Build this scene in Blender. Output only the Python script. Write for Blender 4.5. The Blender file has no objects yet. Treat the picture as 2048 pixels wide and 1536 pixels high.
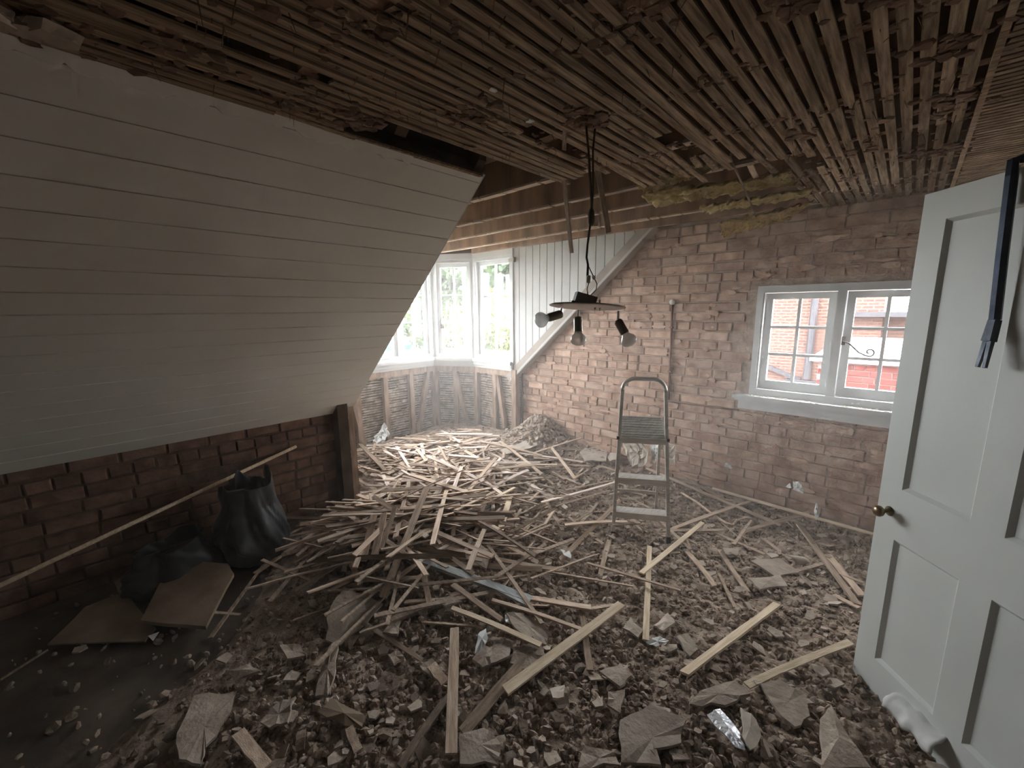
import bpy, bmesh, math, random
import numpy as np
from mathutils import Vector, Matrix

random.seed(11); RNG = np.random.default_rng(11)
scene = bpy.context.scene
COL = scene.collection
R = math.radians

# ------------------------------------------------------------------ camera
CAM = np.array([0.0, 0.0, 1.65]); FPX = 839.2
yaw, pitch, roll = R(-43.182), R(9.952), R(-0.433)
_F = np.array([math.sin(yaw)*math.cos(pitch), math.cos(yaw)*math.cos(pitch), -math.sin(pitch)])
_r = np.array([math.cos(yaw), -math.sin(yaw), 0.0]); _u = np.cross(_r, _F)
CR = math.cos(roll)*_r + math.sin(roll)*_u
CU = -math.sin(roll)*_r + math.cos(roll)*_u
cd = bpy.data.cameras.new('camera'); cam = bpy.data.objects.new('camera', cd); COL.objects.link(cam)
cd.sensor_width = 36; cd.lens = 36*FPX/2048; cd.clip_start = 0.02; cd.clip_end = 400
m = Matrix.Identity(4)
for i in range(3):
    m[i][0] = CR[i]; m[i][1] = CU[i]; m[i][2] = -_F[i]; m[i][3] = CAM[i]
cam.matrix_world = m
scene.camera = cam

# ------------------------------------------------------------------ world, sun, sampling portals, exposure
w = bpy.data.worlds.new('sky'); scene.world = w; w.use_nodes = True
nt = w.node_tree; nt.nodes.clear()
bg = nt.nodes.new('ShaderNodeBackground'); ow = nt.nodes.new('ShaderNodeOutputWorld')
sk = nt.nodes.new('ShaderNodeTexSky'); sk.sky_type = 'HOSEK_WILKIE'; sk.turbidity = 6.0; sk.ground_albedo = 0.3
sk.sun_direction = Vector((1.0, -0.12, 0.8)).normalized()
mxw = nt.nodes.new('ShaderNodeMix'); mxw.data_type = 'RGBA'; mxw.inputs['Factor'].default_value = 0.75
mxw.inputs['B'].default_value = (.97, .985, 1.01, 1)
nt.links.new(sk.outputs[0], mxw.inputs['A']); nt.links.new(mxw.outputs['Result'], bg.inputs['Color'])
bg.inputs['Strength'].default_value = 11.0
nt.links.new(bg.outputs[0], ow.inputs[0])
sd = bpy.data.lights.new('sun', 'SUN'); sd.energy = 7.0; sd.angle = R(1.5); sd.color = (1, .95, .86)
so = bpy.data.objects.new('sun', sd); COL.objects.link(so)
so.rotation_euler = Vector((1.0, -0.12, 0.8)).to_track_quat('Z', 'Y').to_euler()

def portal(center, normal, sx, sy):
    l = bpy.data.lights.new('window_portal', 'AREA'); l.shape = 'RECTANGLE'; l.size = sx; l.size_y = sy
    l.cycles.is_portal = True
    o = bpy.data.objects.new('window_portal', l); COL.objects.link(o)
    z = -Vector(normal).normalized(); y = Vector((0, 0, 1)); x = y.cross(z).normalized()
    mm = Matrix.Identity(4)
    for i in range(3):
        mm[i][0] = x[i]; mm[i][1] = y[i]; mm[i][2] = z[i]; mm[i][3] = center[i]
    o.matrix_world = mm

vs = scene.view_settings
vs.view_transform = 'Standard'; vs.look = 'None'; vs.gamma = 1; vs.use_curve_mapping = False
vs.exposure = 2.36
scene.cycles.max_bounces = 5; scene.cycles.diffuse_bounces = 4; scene.cycles.use_adaptive_sampling = True; scene.cycles.adaptive_threshold = .055; scene.cycles.adaptive_min_samples = 24; scene.cycles.volume_bounces = 1
scene.cycles.transparent_max_bounces = 14; scene.cycles.sample_clamp_indirect = 6.0
scene.cycles.use_denoising = True

# ------------------------------------------------------------------ room constants
ZC = 2.34            # ceiling underside
D = 3.75             # gable wall face
YC = 3.65            # far dormer cheek
YL = 1.62            # near dormer cheek
XK = -3.43           # knee wall
XS = -1.72           # top of slope
SL = 0.895           # slope rise per metre
def zs(x): return ZC + (x - XS)*SL
Z0, Z1 = 1.04, 2.30  # bay window sill and head

def ray(x, y):
    d = CR*((x-1024)/FPX) - CU*((y-768)/FPX) + _F
    return d
def at(x, y, axis, val):
    d = ray(x, y); t = (val - CAM[axis])/d[axis]
    return CAM + d*t

# ------------------------------------------------------------------ noise and the height of the rubble
_H = np.random.default_rng(5).random((256, 256))
def vnoise(x, y):
    x = np.asarray(x, float); y = np.asarray(y, float)
    xi = np.floor(x).astype(int); yi = np.floor(y).astype(int)
    fx = x-xi; fy = y-yi; fx = fx*fx*(3-2*fx); fy = fy*fy*(3-2*fy)
    g = lambda a, b: _H[a & 255, b & 255]
    return (g(xi, yi)*(1-fx)+g(xi+1, yi)*fx)*(1-fy) + (g(xi, yi+1)*(1-fx)+g(xi+1, yi+1)*fx)*fy
def sst(a, b, x):
    t = np.clip((np.asarray(x, float)-a)/(b-a), 0, 1); return t*t*(3-2*t)
def rub(x, y):        # how much rubble lies here, 0..1
    return np.clip(sst(-2.6, -1.5, x + 0.75*np.asarray(y) - 0.35) , 0, 1)
def gauss(x, y, cx, cy, r): return np.exp(-((np.asarray(x)-cx)**2+(np.asarray(y)-cy)**2)/(r*r))
def ground(x, y):
    x = np.asarray(x, float); y = np.asarray(y, float)
    h = 0.012 + rub(x, y)*(0.035 + 0.05*vnoise(x*2.1+3, y*2.1+8))
    h = h + 0.10*sst(-2.2, -3.2, x)*sst(1.5, 2.2, y)
    h = h + 0.14*gauss(x, y, -2.45, 1.45, .55) + 0.07*gauss(x, y, -1.75, 1.35, .5)
    h = h + 0.27*gauss(x, y, -2.95, 3.60, .27) + 0.10*gauss(x, y, -2.2, 3.65, .6)
    return h
def gpt(px, py, dz=0.0):
    z = 0.06
    for _ in range(12):
        p = at(px, py, 2, z); z = 0.5*z + 0.5*(float(ground(p[0], p[1])) + dz)
    return at(px, py, 2, z)

# ------------------------------------------------------------------ materials
MATS = {}
def mat(name, c1, c2=None, rough=.8, scale=8.0, bump=0.0, stretch=None, objrand=0.0, metal=0.0, spec=.3, detail=5.0,
        c3=None, bscale=None, contrast=(.35, .65), coat=0.0):
    M = bpy.data.materials.new(name); M.use_nodes = True; t = M.node_tree; n = t.nodes; L = t.links
    b = n['Principled BSDF']; b.inputs['Roughness'].default_value = rough; b.inputs['Metallic'].default_value = metal
    b.inputs['Specular IOR Level'].default_value = spec
    if coat: b.inputs['Coat Weight'].default_value = coat
    tc = n.new('ShaderNodeTexCoord'); mp = n.new('ShaderNodeMapping')
    L.new(tc.outputs['Object'], mp.inputs['Vector'])
    if stretch: mp.inputs['Scale'].default_value = stretch
    oi = n.new('ShaderNodeObjectInfo')
    if objrand:
        cm = n.new('ShaderNodeCombineXYZ'); mu = n.new('ShaderNodeMath'); mu.operation = 'MULTIPLY'; mu.inputs[1].default_value = 37.0
        L.new(oi.outputs['Random'], mu.inputs[0])
        for k in range(3): L.new(mu.outputs[0], cm.inputs[k])
        L.new(cm.outputs[0], mp.inputs['Location'])
    nz = n.new('ShaderNodeTexNoise'); nz.inputs['Scale'].default_value = scale; nz.inputs['Detail'].default_value = detail
    L.new(mp.outputs[0], nz.inputs['Vector'])
    rp = n.new('ShaderNodeValToRGB'); L.new(nz.outputs['Fac'], rp.inputs[0])
    e = rp.color_ramp.elements
    e[0].position = contrast[0]; e[0].color = (*c1, 1); e[1].position = contrast[1]; e[1].color = (*(c2 or c1), 1)
    if c3:
        k = e.new(.5*(contrast[0]+contrast[1])); k.color = (*c3, 1)
    out = rp.outputs[0]
    if objrand:
        hs = n.new('ShaderNodeHueSaturation'); mr = n.new('ShaderNodeMapRange')
        mr.inputs[3].default_value = 1-objrand; mr.inputs[4].default_value = 1+objrand
        L.new(oi.outputs['Random'], mr.inputs[0]); L.new(mr.outputs[0], hs.inputs['Value']); L.new(out, hs.inputs['Color']); out = hs.outputs[0]
    L.new(out, b.inputs['Base Color'])
    if bump:
        bm = n.new('ShaderNodeBump'); bm.inputs['Strength'].default_value = bump; bm.inputs['Distance'].default_value = .01
        n2 = n.new('ShaderNodeTexNoise'); n2.inputs['Scale'].default_value = bscale or scale*3; n2.inputs['Detail'].default_value = 6
        L.new(mp.outputs[0], n2.inputs['Vector']); L.new(n2.outputs['Fac'], bm.inputs['Height']); L.new(bm.outputs[0], b.inputs['Normal'])
    MATS[name] = M
    return M
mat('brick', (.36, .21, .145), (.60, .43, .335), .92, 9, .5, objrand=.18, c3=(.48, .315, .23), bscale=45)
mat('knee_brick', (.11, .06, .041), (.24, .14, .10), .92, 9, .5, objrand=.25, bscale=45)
mat('mortar', (.33, .235, .18), (.48, .37, .30), .95, 14, .6)
mat('white_paint', (.50, .49, .47), (.58, .57, .55), .55, 3, .05, bscale=30)
mat('slope_paint', (.74, .70, .62), (.80, .76, .69), .6, 2, .06, bscale=30)
mat('window_paint', (.57, .575, .57), (.65, .655, .65), .5, 6, .1, bscale=40)
mat('door_paint', (.60, .61, .575), (.66, .67, .635), .45, 2.5, .04, bscale=60)
mat('sill_dust', (.55, .48, .38), (.74, .70, .62), .8, 16, .3)
mat('lath_ceiling', (.18, .12, .075), (.42, .30, .195), .9, 3, .5, stretch=(3, 30, 30), objrand=.18, bscale=12)
mat('lath', (.40, .285, .205), (.62, .48, .37), .9, 4, .4, stretch=(1.2, 18, 18), objrand=.28, bscale=20)
mat('lath_dusted_lit', (.56, .43, .36), (.78, .655, .57), .9, 4, .4, stretch=(1.2, 18, 18), objrand=.2, bscale=20)  # bay laths: plaster dust, with the bay's brightness also lifted into the colour
mat('lath_fresh', (.54, .41, .28), (.72, .59, .43), .85, 4, .4, stretch=(1.2, 18, 18), objrand=.15, bscale=20)
mat('lath_dark', (.17, .12, .085), (.30, .215, .155), .9, 4, .4, stretch=(1.2, 18, 18), objrand=.2, bscale=20)
mat('grey_batten', (.30, .32, .31), (.47, .48, .46), .8, 4, .3, stretch=(1, 14, 14), bscale=20)
mat('joist', (.16, .095, .06), (.44, .26, .155), .9, 3, .4, stretch=(3.5, 1, .6), bscale=20, contrast=(.3, .72))
mat('dark_wood', (.05, .035, .025), (.12, .08, .055), .95, 5, .4)
mat('stud', (.24, .165, .12), (.42, .30, .225), .9, 6, .4, stretch=(4, 4, .8))
mat('outer_lath', (.24, .19, .15), (.52, .44, .37), .95, 16, .6)
mat('plaster', (.30, .235, .185), (.43, .355, .29), .95, 10, .5, objrand=.2, bscale=60)
mat('rubble', (.21, .15, .112), (.42, .325, .255), .97, 14, .8, c3=(.30, .225, .17), bscale=70)
mat('lump', (.24, .175, .132), (.46, .36, .285), .97, 12, .7, objrand=.3, bscale=60)
mat('plaster_clump', (.13, .075, .05), (.24, .15, .10), .97, 14, .9, bscale=50)
mat('paper_white', (.62, .62, .60), (.76, .76, .74), .6, 8, .2)
mat('paper_dusty', (.40, .34, .28), (.55, .48, .40), .85, 8, .3)
mat('foil', (.75, .77, .80), (.35, .36, .38), .25, 22, .5, metal=.6)
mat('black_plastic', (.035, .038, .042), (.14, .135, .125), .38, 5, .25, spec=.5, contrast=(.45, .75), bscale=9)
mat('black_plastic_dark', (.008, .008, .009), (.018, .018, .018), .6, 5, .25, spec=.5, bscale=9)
mat('board', (.21, .15, .10), (.31, .23, .165), .9, 7, .3)
mat('aluminium', (.48, .43, .38), (.60, .55, .49), .42, 10, .1, metal=.45, stretch=(1, 1, 6))
mat('tread', (.34, .31, .275), (.46, .43, .385), .65, 12, .3, metal=.15, stretch=(6, 1, 1))
mat('rubber', (.03, .03, .03), (.06, .055, .05), .7)
mat('blue_steel', (.018, .024, .042), (.05, .06, .085), .45, 8, .1, metal=.6)
mat('steel_end', (.06, .07, .085), (.12, .13, .15), .45, 20, .2, metal=.8)
mat('brass', (.20, .145, .085), (.28, .21, .13), .33, 12, .05, metal=.95)
mat('chrome', (.72, .70, .66), (.80, .78, .74), .22, 5, metal=1.0)
mat('bronze', (.22, .185, .155), (.30, .26, .22), .35, 5, metal=.6)
mat('box_grey', (.22, .21, .19), (.32, .30, .28), .6, 8)
mat('cable', (.055, .035, .025), (.10, .07, .05), .6)
mat('connector', (.70, .67, .60), (.78, .75, .68), .5)
mat('copper', (.20, .105, .075), (.30, .165, .12), .6, 12, .1, metal=.3)
mat('wool', (.62, .48, .20), (.90, .76, .44), .98, 18, 1.0, c3=(.78, .62, .31), bscale=70)
mat('wool_brown', (.40, .27, .11), (.66, .48, .22), .98, 18, 1.0, bscale=70)
mat('plain_plaster', (.33, .28, .24), (.42, .37, .32), .95, 3, .3)
mat('floorboard', (.075, .055, .042), (.14, .105, .08), .95, 5, .4)
mat('far_leaf', (.007, .018, .005), (.032, .060, .014), .7, .9, objrand=.2)
mat('far_leaf_yellow', (.035, .048, .010), (.085, .10, .022), .7, .9)
mat('bark', (.03, .025, .02), (.05, .04, .032), .9, 3)
mat('lawn', (.05, .05, .025), (.10, .095, .055), .95, .5)
mat('paving', (.22, .21, .205), (.28, .27, .26), .9, .4)
mat('lamp_green', (.04, .065, .065), (.06, .085, .085), .5)
mat('lantern_glass', (.2, .23, .24), (.25, .28, .29), .2)
mat('blue_cover', (.004, .08, .12), (.008, .10, .14), .5)
mat('iron', (.10, .085, .08), (.16, .14, .13), .5, metal=.6)
mat('drainpipe', (.014, .012, .015), (.02, .017, .02), .6)
mat('roof_felt', (.5, .5, .5), (.6, .6, .6), .8, .5)
mat('red_brick', (.060, .011, .009), (.082, .018, .015), .9, 6, .2, objrand=.2)
mat('pale_mortar', (.10, .07, .065), (.12, .085, .08), .95, 6)

def glass_mat():
    M = bpy.data.materials.new('window_glass'); M.use_nodes = True; t = M.node_tree; n = t.nodes; n.clear()
    o = n.new('ShaderNodeOutputMaterial'); mx = n.new('ShaderNodeMixShader'); tr = n.new('ShaderNodeBsdfTransparent'); gl = n.new('ShaderNodeBsdfGlossy')
    tr.inputs[0].default_value = (.97, .985, .98, 1); gl.inputs['Roughness'].default_value = .03
    mx.inputs[0].default_value = .045   # a fixed sheen: each pane is a thin slab with two faces
    t.links.new(tr.outputs[0], mx.inputs[1]); t.links.new(gl.outputs[0], mx.inputs[2]); t.links.new(mx.outputs[0], o.inputs[0])
    MATS['window_glass'] = M
glass_mat()
def bulb_mat():
    M = bpy.data.materials.new('bulb_glass'); M.use_nodes = True; t = M.node_tree; n = t.nodes; b = n['Principled BSDF']
    b.inputs['Base Color'].default_value = (.88, .88, .85, 1); b.inputs['Roughness'].default_value = .12; b.inputs['Metallic'].default_value = .15
    mx = n.new('ShaderNodeMixShader'); tr = n.new('ShaderNodeBsdfTransparent'); mx.inputs[0].default_value = .42
    t.links.new(b.outputs[0], mx.inputs[1]); t.links.new(tr.outputs[0], mx.inputs[2]); t.links.new(mx.outputs[0], n['Material Output'].inputs['Surface'])
    MATS['bulb_glass'] = M
bulb_mat()
def far_brick_mat():
    M = bpy.data.materials.new('far_brick'); M.use_nodes = True; t = M.node_tree; n = t.nodes; b = n['Principled BSDF']; b.inputs['Roughness'].default_value = .9
    tc = n.new('ShaderNodeTexCoord'); mp = n.new('ShaderNodeMapping'); mp.inputs['Rotation'].default_value = (R(90), 0, 0)
    br = n.new('ShaderNodeTexBrick'); br.inputs['Scale'].default_value = 1.0; br.inputs['Brick Width'].default_value = .225; br.inputs['Row Height'].default_value = .08
    br.inputs['Mortar Size'].default_value = .012
    br.inputs['Color1'].default_value = (.052, .0165, .0100, 1); br.inputs['Color2'].default_value = (.038, .0115, .0070, 1); br.inputs['Mortar'].default_value = (.080, .046, .034, 1)
    t.links.new(tc.outputs['Object'], mp.inputs[0]); t.links.new(mp.outputs[0], br.inputs['Vector']); t.links.new(br.outputs[0], b.inputs['Base Color'])
    MATS['far_brick'] = M
far_brick_mat()

# ------------------------------------------------------------------ mesh helpers
ORG = {}
class MB:
    def __init__(s): s.v = []; s.f = []
    def add(s, vs, fs):
        k = len(s.v); s.v += [tuple(map(float, p)) for p in vs]; s.f += [tuple(i+k for i in f) for f in fs]; return s
    def hexa(s, p):   # 8 points: bottom loop 0-3, top loop 4-7
        return s.add(p, [(3, 2, 1, 0), (4, 5, 6, 7), (0, 1, 5, 4), (1, 2, 6, 5), (2, 3, 7, 6), (3, 0, 4, 7)])
    def box(s, x0, x1, y0, y1, z0, z1):
        x0, x1 = min(x0, x1), max(x0, x1); y0, y1 = min(y0, y1), max(y0, y1); z0, z1 = min(z0, z1), max(z0, z1)
        return s.hexa([(x0, y0, z0), (x1, y0, z0), (x1, y1, z0), (x0, y1, z0), (x0, y0, z1), (x1, y0, z1), (x1, y1, z1), (x0, y1, z1)])
    def beam(s, p0, p1, w_, t_, up=(0, 0, 1), taper=1.0):
        p0 = Vector(p0); p1 = Vector(p1); d = (p1-p0).normalized(); a = d.cross(Vector(up))
        if a.length < 1e-4: a = d.cross(Vector((1, 0, 0)))
        a.normalize(); b = a.cross(d)
        q = []
        for p, k in ((p0, 1.0), (p1, taper)):
            for sa, sb in ((-1, -1), (1, -1), (1, 1), (-1, 1)):
                q.append(p + a*(sa*w_/2*k) + b*(sb*t_/2*k))
        return s.hexa(q)
    def tube(s, pts, r, n=10, cap=True):
        pts = [Vector(p) for p in pts]; rs = r if isinstance(r, (list, tuple)) else [r]*len(pts)
        vs_ = []; fs = []; ref = None
        for i, p in enumerate(pts):
            d = (pts[min(i+1, len(pts)-1)] - pts[max(i-1, 0)]).normalized()
            if ref is None:
                ref = d.cross(Vector((0, 0, 1)))
                if ref.length < .05: ref = d.cross(Vector((1, 0, 0)))
            a = (ref - d*ref.dot(d)).normalized(); ref = a; b = d.cross(a)
            for k in range(n):
                t = 2*math.pi*k/n; vs_.append(p + a*(rs[i]*math.cos(t)) + b*(rs[i]*math.sin(t)))
        for i in range(len(pts)-1):
            for k in range(n):
                k2 = (k+1) % n; fs.append((i*n+k, i*n+k2, (i+1)*n+k2, (i+1)*n+k))
        if cap: fs += [tuple(range(n-1, -1, -1)), tuple((len(pts)-1)*n+k for k in range(n))]
        return s.add(vs_, fs)
    def lathe(s, base, axis, prof, n=20):   # prof: (r, h) along the axis
        base = Vector(base); ax = Vector(axis).normalized(); a = ax.cross(Vector((0, 0, 1)))
        if a.length < .05: a = ax.cross(Vector((1, 0, 0)))
        a.normalize(); b = ax.cross(a); vs_ = []; fs = []
        for r, h in prof:
            for k in range(n):
                t = 2*math.pi*k/n; vs_.append(base + ax*h + a*(r*math.cos(t)) + b*(r*math.sin(t)))
        for i in range(len(prof)-1):
            for k in range(n):
                k2 = (k+1) % n; fs.append((i*n+k, i*n+k2, (i+1)*n+k2, (i+1)*n+k))
        fs += [tuple(range(n-1, -1, -1)), tuple((len(prof)-1)*n+k for k in range(n))]
        return s.add(vs_, fs)
    def prism(s, poly, thick, nrm=None):   # poly: 3D loop, extruded along its normal
        P = [Vector(p) for p in poly]; n = len(P)
        nv = Vector(nrm).normalized() if nrm is not None else (P[1]-P[0]).cross(P[2]-P[0]).normalized()
        vs_ = [p - nv*(thick/2) for p in P] + [p + nv*(thick/2) for p in P]
        fs = [tuple(range(n-1, -1, -1)), tuple(range(n, 2*n))] + [(i, (i+1) % n, n+(i+1) % n, n+i) for i in range(n)]
        return s.add(vs_, fs)
    def mesh(s, name, mt, org=(0, 0, 0), smooth=False):
        me = bpy.data.meshes.new(name); ox, oy, oz = org
        me.from_pydata([(x-ox, y-oy, z-oz) for x, y, z in s.v], [], s.f)
        me.materials.append(MATS[mt]); me.validate(); me.update()
        bm = bmesh.new(); bm.from_mesh(me); bmesh.ops.recalc_face_normals(bm, faces=bm.faces); bm.to_mesh(me); bm.free()
        if smooth:
            me.polygons.foreach_set('use_smooth', [True]*len(me.polygons))
        return me
    def build(s, name, mt, parent=None, smooth=False, org=None):
        o_ = ORG.get(parent.name, (0, 0, 0)) if parent else (org or (0, 0, 0))
        o = bpy.data.objects.new(name, s.mesh(name, mt, o_, smooth)); COL.objects.link(o)
        if parent: o.parent = parent
        else: o.location = o_
        ORG[o.name] = o_
        return o
def empty(name, loc):
    o = bpy.data.objects.new(name, None); COL.objects.link(o); o.location = loc; o.empty_display_size = .1; ORG[o.name] = tuple(loc); return o
def tag(o, label=None, cat=None, group=None, kind=None):
    if label: o['label'] = label
    if cat: o['category'] = cat
    if group: o['group'] = group
    if kind: o['kind'] = kind
    return o
def S(o, label, cat='wall'): return tag(o, label, cat, kind='structure')
def inst(name, me, mw, parent=None):
    o = bpy.data.objects.new(name, me); COL.objects.link(o); o.matrix_world = mw
    if parent:
        o.parent = parent
        p = ORG.get(parent.name, (0, 0, 0)); o.matrix_parent_inverse = Matrix.Translation((-p[0], -p[1], -p[2]))
    return o
def fast_mesh(name, V, Fc, mt, smooth=False):
    me = bpy.data.meshes.new(name); V = np.ascontiguousarray(V, np.float32); Fc = np.ascontiguousarray(Fc, np.int32); k = Fc.shape[1]
    me.vertices.add(len(V)); me.vertices.foreach_set('co', V.ravel())
    me.loops.add(Fc.size); me.loops.foreach_set('vertex_index', Fc.ravel())
    me.polygons.add(len(Fc)); me.polygons.foreach_set('loop_start', np.arange(0, Fc.size, k, dtype=np.int32))
    me.polygons.foreach_set('use_smooth', np.full(len(Fc), smooth))
    me.materials.append(MATS[mt]); me.update(calc_edges=True)
    return me
class Facet:
    def __init__(s, A, B, n):
        s.A = Vector((A[0], A[1], 0)); b = Vector((B[0], B[1], 0)); s.L = (b-s.A).length; s.u = (b-s.A)/s.L; s.n = Vector((n[0], n[1], 0)).normalized()
    def P(s, u, z, d): return s.A + s.u*u + s.n*d + Vector((0, 0, z))
    def box(s, mb, u0, u1, z0, z1, d0, d1):
        return mb.hexa([s.P(u0, z0, d0), s.P(u1, z0, d0), s.P(u1, z0, d1), s.P(u0, z0, d1), s.P(u0, z1, d0), s.P(u1, z1, d0), s.P(u1, z1, d1), s.P(u0, z1, d1)])

# ------------------------------------------------------------------ the shell
XR = 0.56; YB = -1.35
S(MB().box(-4.9, 2.2, YB-.2, 3.95, -.12, 0).build('floor', 'floorboard'), 'dusty bare floor of the attic room under the rubble', 'floor')

# gable wall: mortar body around the window, bricks as parts
WX0, WX1, WZ0, WZ1 = -.885, .165, .967, 1.82
mb = MB()
mb.box(-3.50, WX0, D+.009, D+.13, -.1, 2.96); mb.box(WX1, 2.2, D+.009, D+.13, -.1, 2.96)
mb.box(WX0, WX1, D+.009, D+.13, -.1, WZ0); mb.box(WX0, WX1, D+.009, D+.13, WZ1, 2.96)
wall_back = S(mb.build('wall_back', 'mortar'), 'stripped brick gable wall with a small white window')

def brick_meshes(mt, L=.215, n=10):
    out = []
    for k in range(n):
        rj = lambda a: random.uniform(-a, a)
        c = .006
        b = MB(); hw, hh, dp = L/2, .035, .05
        def loop(ins, d, j): return [(x+rj(j), d+rj(j*.6), z+rj(j)) for x, z in ((-hw+ins, -hh+ins), (hw-ins, -hh+ins), (hw-ins, hh-ins), (-hw+ins, hh-ins))]
        # front is -Y
        v = loop(0, dp, 0) + loop(0, c*1.2, .002) + loop(c, 0, .003)
        b.add(v, [(0, 1, 2, 3), (8, 11, 10, 9)] + [(i, i+4, (i+1) % 4+4, (i+1) % 4) for i in range(4)] + [(i+4, i+8, (i+1) % 4+8, (i+1) % 4+4) for i in range(4)])
        out.append(b.mesh('brick', mt))
    return out
def lay_bricks(wall, meshes, half, u0, u1, z0, z1, course, place, keep, limit, mt):
    cand = []
    r = 0; z = z0
    while z < z1:
        u = u0 - random.uniform(0, .2); header = (r % 5 == 3)
        while u < u1:
            hd = header or random.random() < .10
            L = .1025 if hd else .215
            if keep(u, u+L, z, z+.07): cand.append((u+L/2, z+.035, hd))
            u += L + random.uniform(.008, .013)
        z += course; r += 1
    first = cand if len(cand) <= limit else cand[:]
    if len(cand) > limit:
        first.sort(key=lambda c: c[0]); rest = first[limit:]; first = first[:limit]
    else: rest = []
    for u, zz, hd in first:
        place(u, zz, random.choice(half if hd else meshes), True)
    return rest
BM = brick_meshes('brick'); BH = brick_meshes('brick', .1025, 6)
def put_gable(u, z, me, part, s=1.0):
    mw = Matrix.Translation((u, D + random.uniform(-.006, .004), z)) @ Matrix.Rotation(random.uniform(-.012, .012), 4, 'Y') @ Matrix.Rotation(random.uniform(-.012, .012), 4, 'Z')
    inst('brick', me, mw, wall_back)
def keep_gable(a, b, z, zt):
    if b > WX0-.012 and a < WX1+.012 and zt > WZ0-.005 and z < WZ1+.005: return False
    if z > ZC-.02: return False
    c = .5*(a+b)
    if zt > zs(c)+.16: return False
    if c < -3.32 and z > .85: return False
    if z < .09 and c > -2.6: return False
    if a > -.0 and z > .3 and z < WZ1: return False
    return True
rest = lay_bricks(wall_back, BM, BH, -3.46, .35, .02, 2.32, .0805, put_gable, keep_gable, 300, 'brick')
mb = MB()
for u, z, hd in rest:
    L = .1025 if hd else .215; y = D+random.uniform(-.005, .004)
    mb.box(u-L/2, u+L/2, y, y+.05, z-.035, z+.035)
if rest: tag(mb.build('brickwork', 'brick', wall_back), kind='stuff')

mb = MB()
for _ in range(260):
    u = random.uniform(-3.35, -.02); z = random.uniform(.12, 2.3)
    if not keep_gable(u-.06, u+.06, z-.03, z+.03) or zs(u) < z-.02: continue
    n_ = random.randint(6, 9); ru, rz = random.uniform(.02, .10), random.uniform(.008, .03)
    mb.prism([(u+ru*random.uniform(.6, 1.1)*math.cos(2*math.pi*k_/n_), D-.001, z+rz*random.uniform(.5, 1.2)*math.sin(2*math.pi*k_/n_)) for k_ in range(n_)], random.uniform(.010, .016), (0, 1, 0))
tag(mb.build('mortar_smears', 'brick', wall_back), kind='stuff')
# knee wall
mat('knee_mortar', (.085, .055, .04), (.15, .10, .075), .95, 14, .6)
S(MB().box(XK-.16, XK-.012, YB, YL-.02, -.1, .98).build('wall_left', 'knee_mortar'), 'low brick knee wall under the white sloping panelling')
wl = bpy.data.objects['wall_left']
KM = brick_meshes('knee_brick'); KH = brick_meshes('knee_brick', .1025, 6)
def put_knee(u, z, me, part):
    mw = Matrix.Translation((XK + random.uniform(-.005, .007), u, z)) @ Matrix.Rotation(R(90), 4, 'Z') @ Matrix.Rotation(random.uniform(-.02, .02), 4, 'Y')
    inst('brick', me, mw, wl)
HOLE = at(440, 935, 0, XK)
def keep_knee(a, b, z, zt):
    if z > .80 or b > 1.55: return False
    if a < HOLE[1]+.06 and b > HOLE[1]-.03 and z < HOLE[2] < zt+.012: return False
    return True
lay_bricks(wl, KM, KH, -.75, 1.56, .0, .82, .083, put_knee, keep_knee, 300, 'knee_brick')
post = MB().box(XK-.03, XK+.045, 1.548, 1.625, 0, .86).build('corner_post', 'dark_wood', wl)

# back wall, right wall with doorway and the dark passage behind it
S(MB().box(-4.9, 2.2, YB-.1, YB, -.1, 2.96).build('wall_front', 'plain_plaster'), 'plastered wall behind the viewer')
mb = MB(); mb.box(XR, XR+.1, YB, .82, -.1, 2.96); mb.box(XR, XR+.1, 1.63, 3.9, -.1, 2.96); mb.box(XR, XR+.1, .82, 1.63, 2.08, 2.96)
mb.box(2.0, 2.1, YB, 3.9, -.1, 2.96); mb.box(XR, 2.1, .3, .4, -.1, 2.96); mb.box(XR, 2.1, 2.4, 2.5, -.1, 2.96)
S(mb.build('wall_right', 'plain_plaster'), 'plastered side wall behind the open door')

# roof shell over the ceiling void
mb = MB(); mb.box(-5.0, 2.2, YB-.1, 3.95, 2.95, 3.02)
mb.box(XK-.16, XK-.10, YB, YL, .9, 2.96)
S(mb.build('roof', 'dark_wood'), 'dark underside of the roof boarding above the joists', 'roof')
rf = bpy.data.objects['roof']
for y in (.55, 1.18):
    MB().beam((-3.0, y, zs(-3.0)+.24), (-1.55, y, zs(-1.55)+.24), .06, .1).build('rafter', 'joist', rf)

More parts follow.
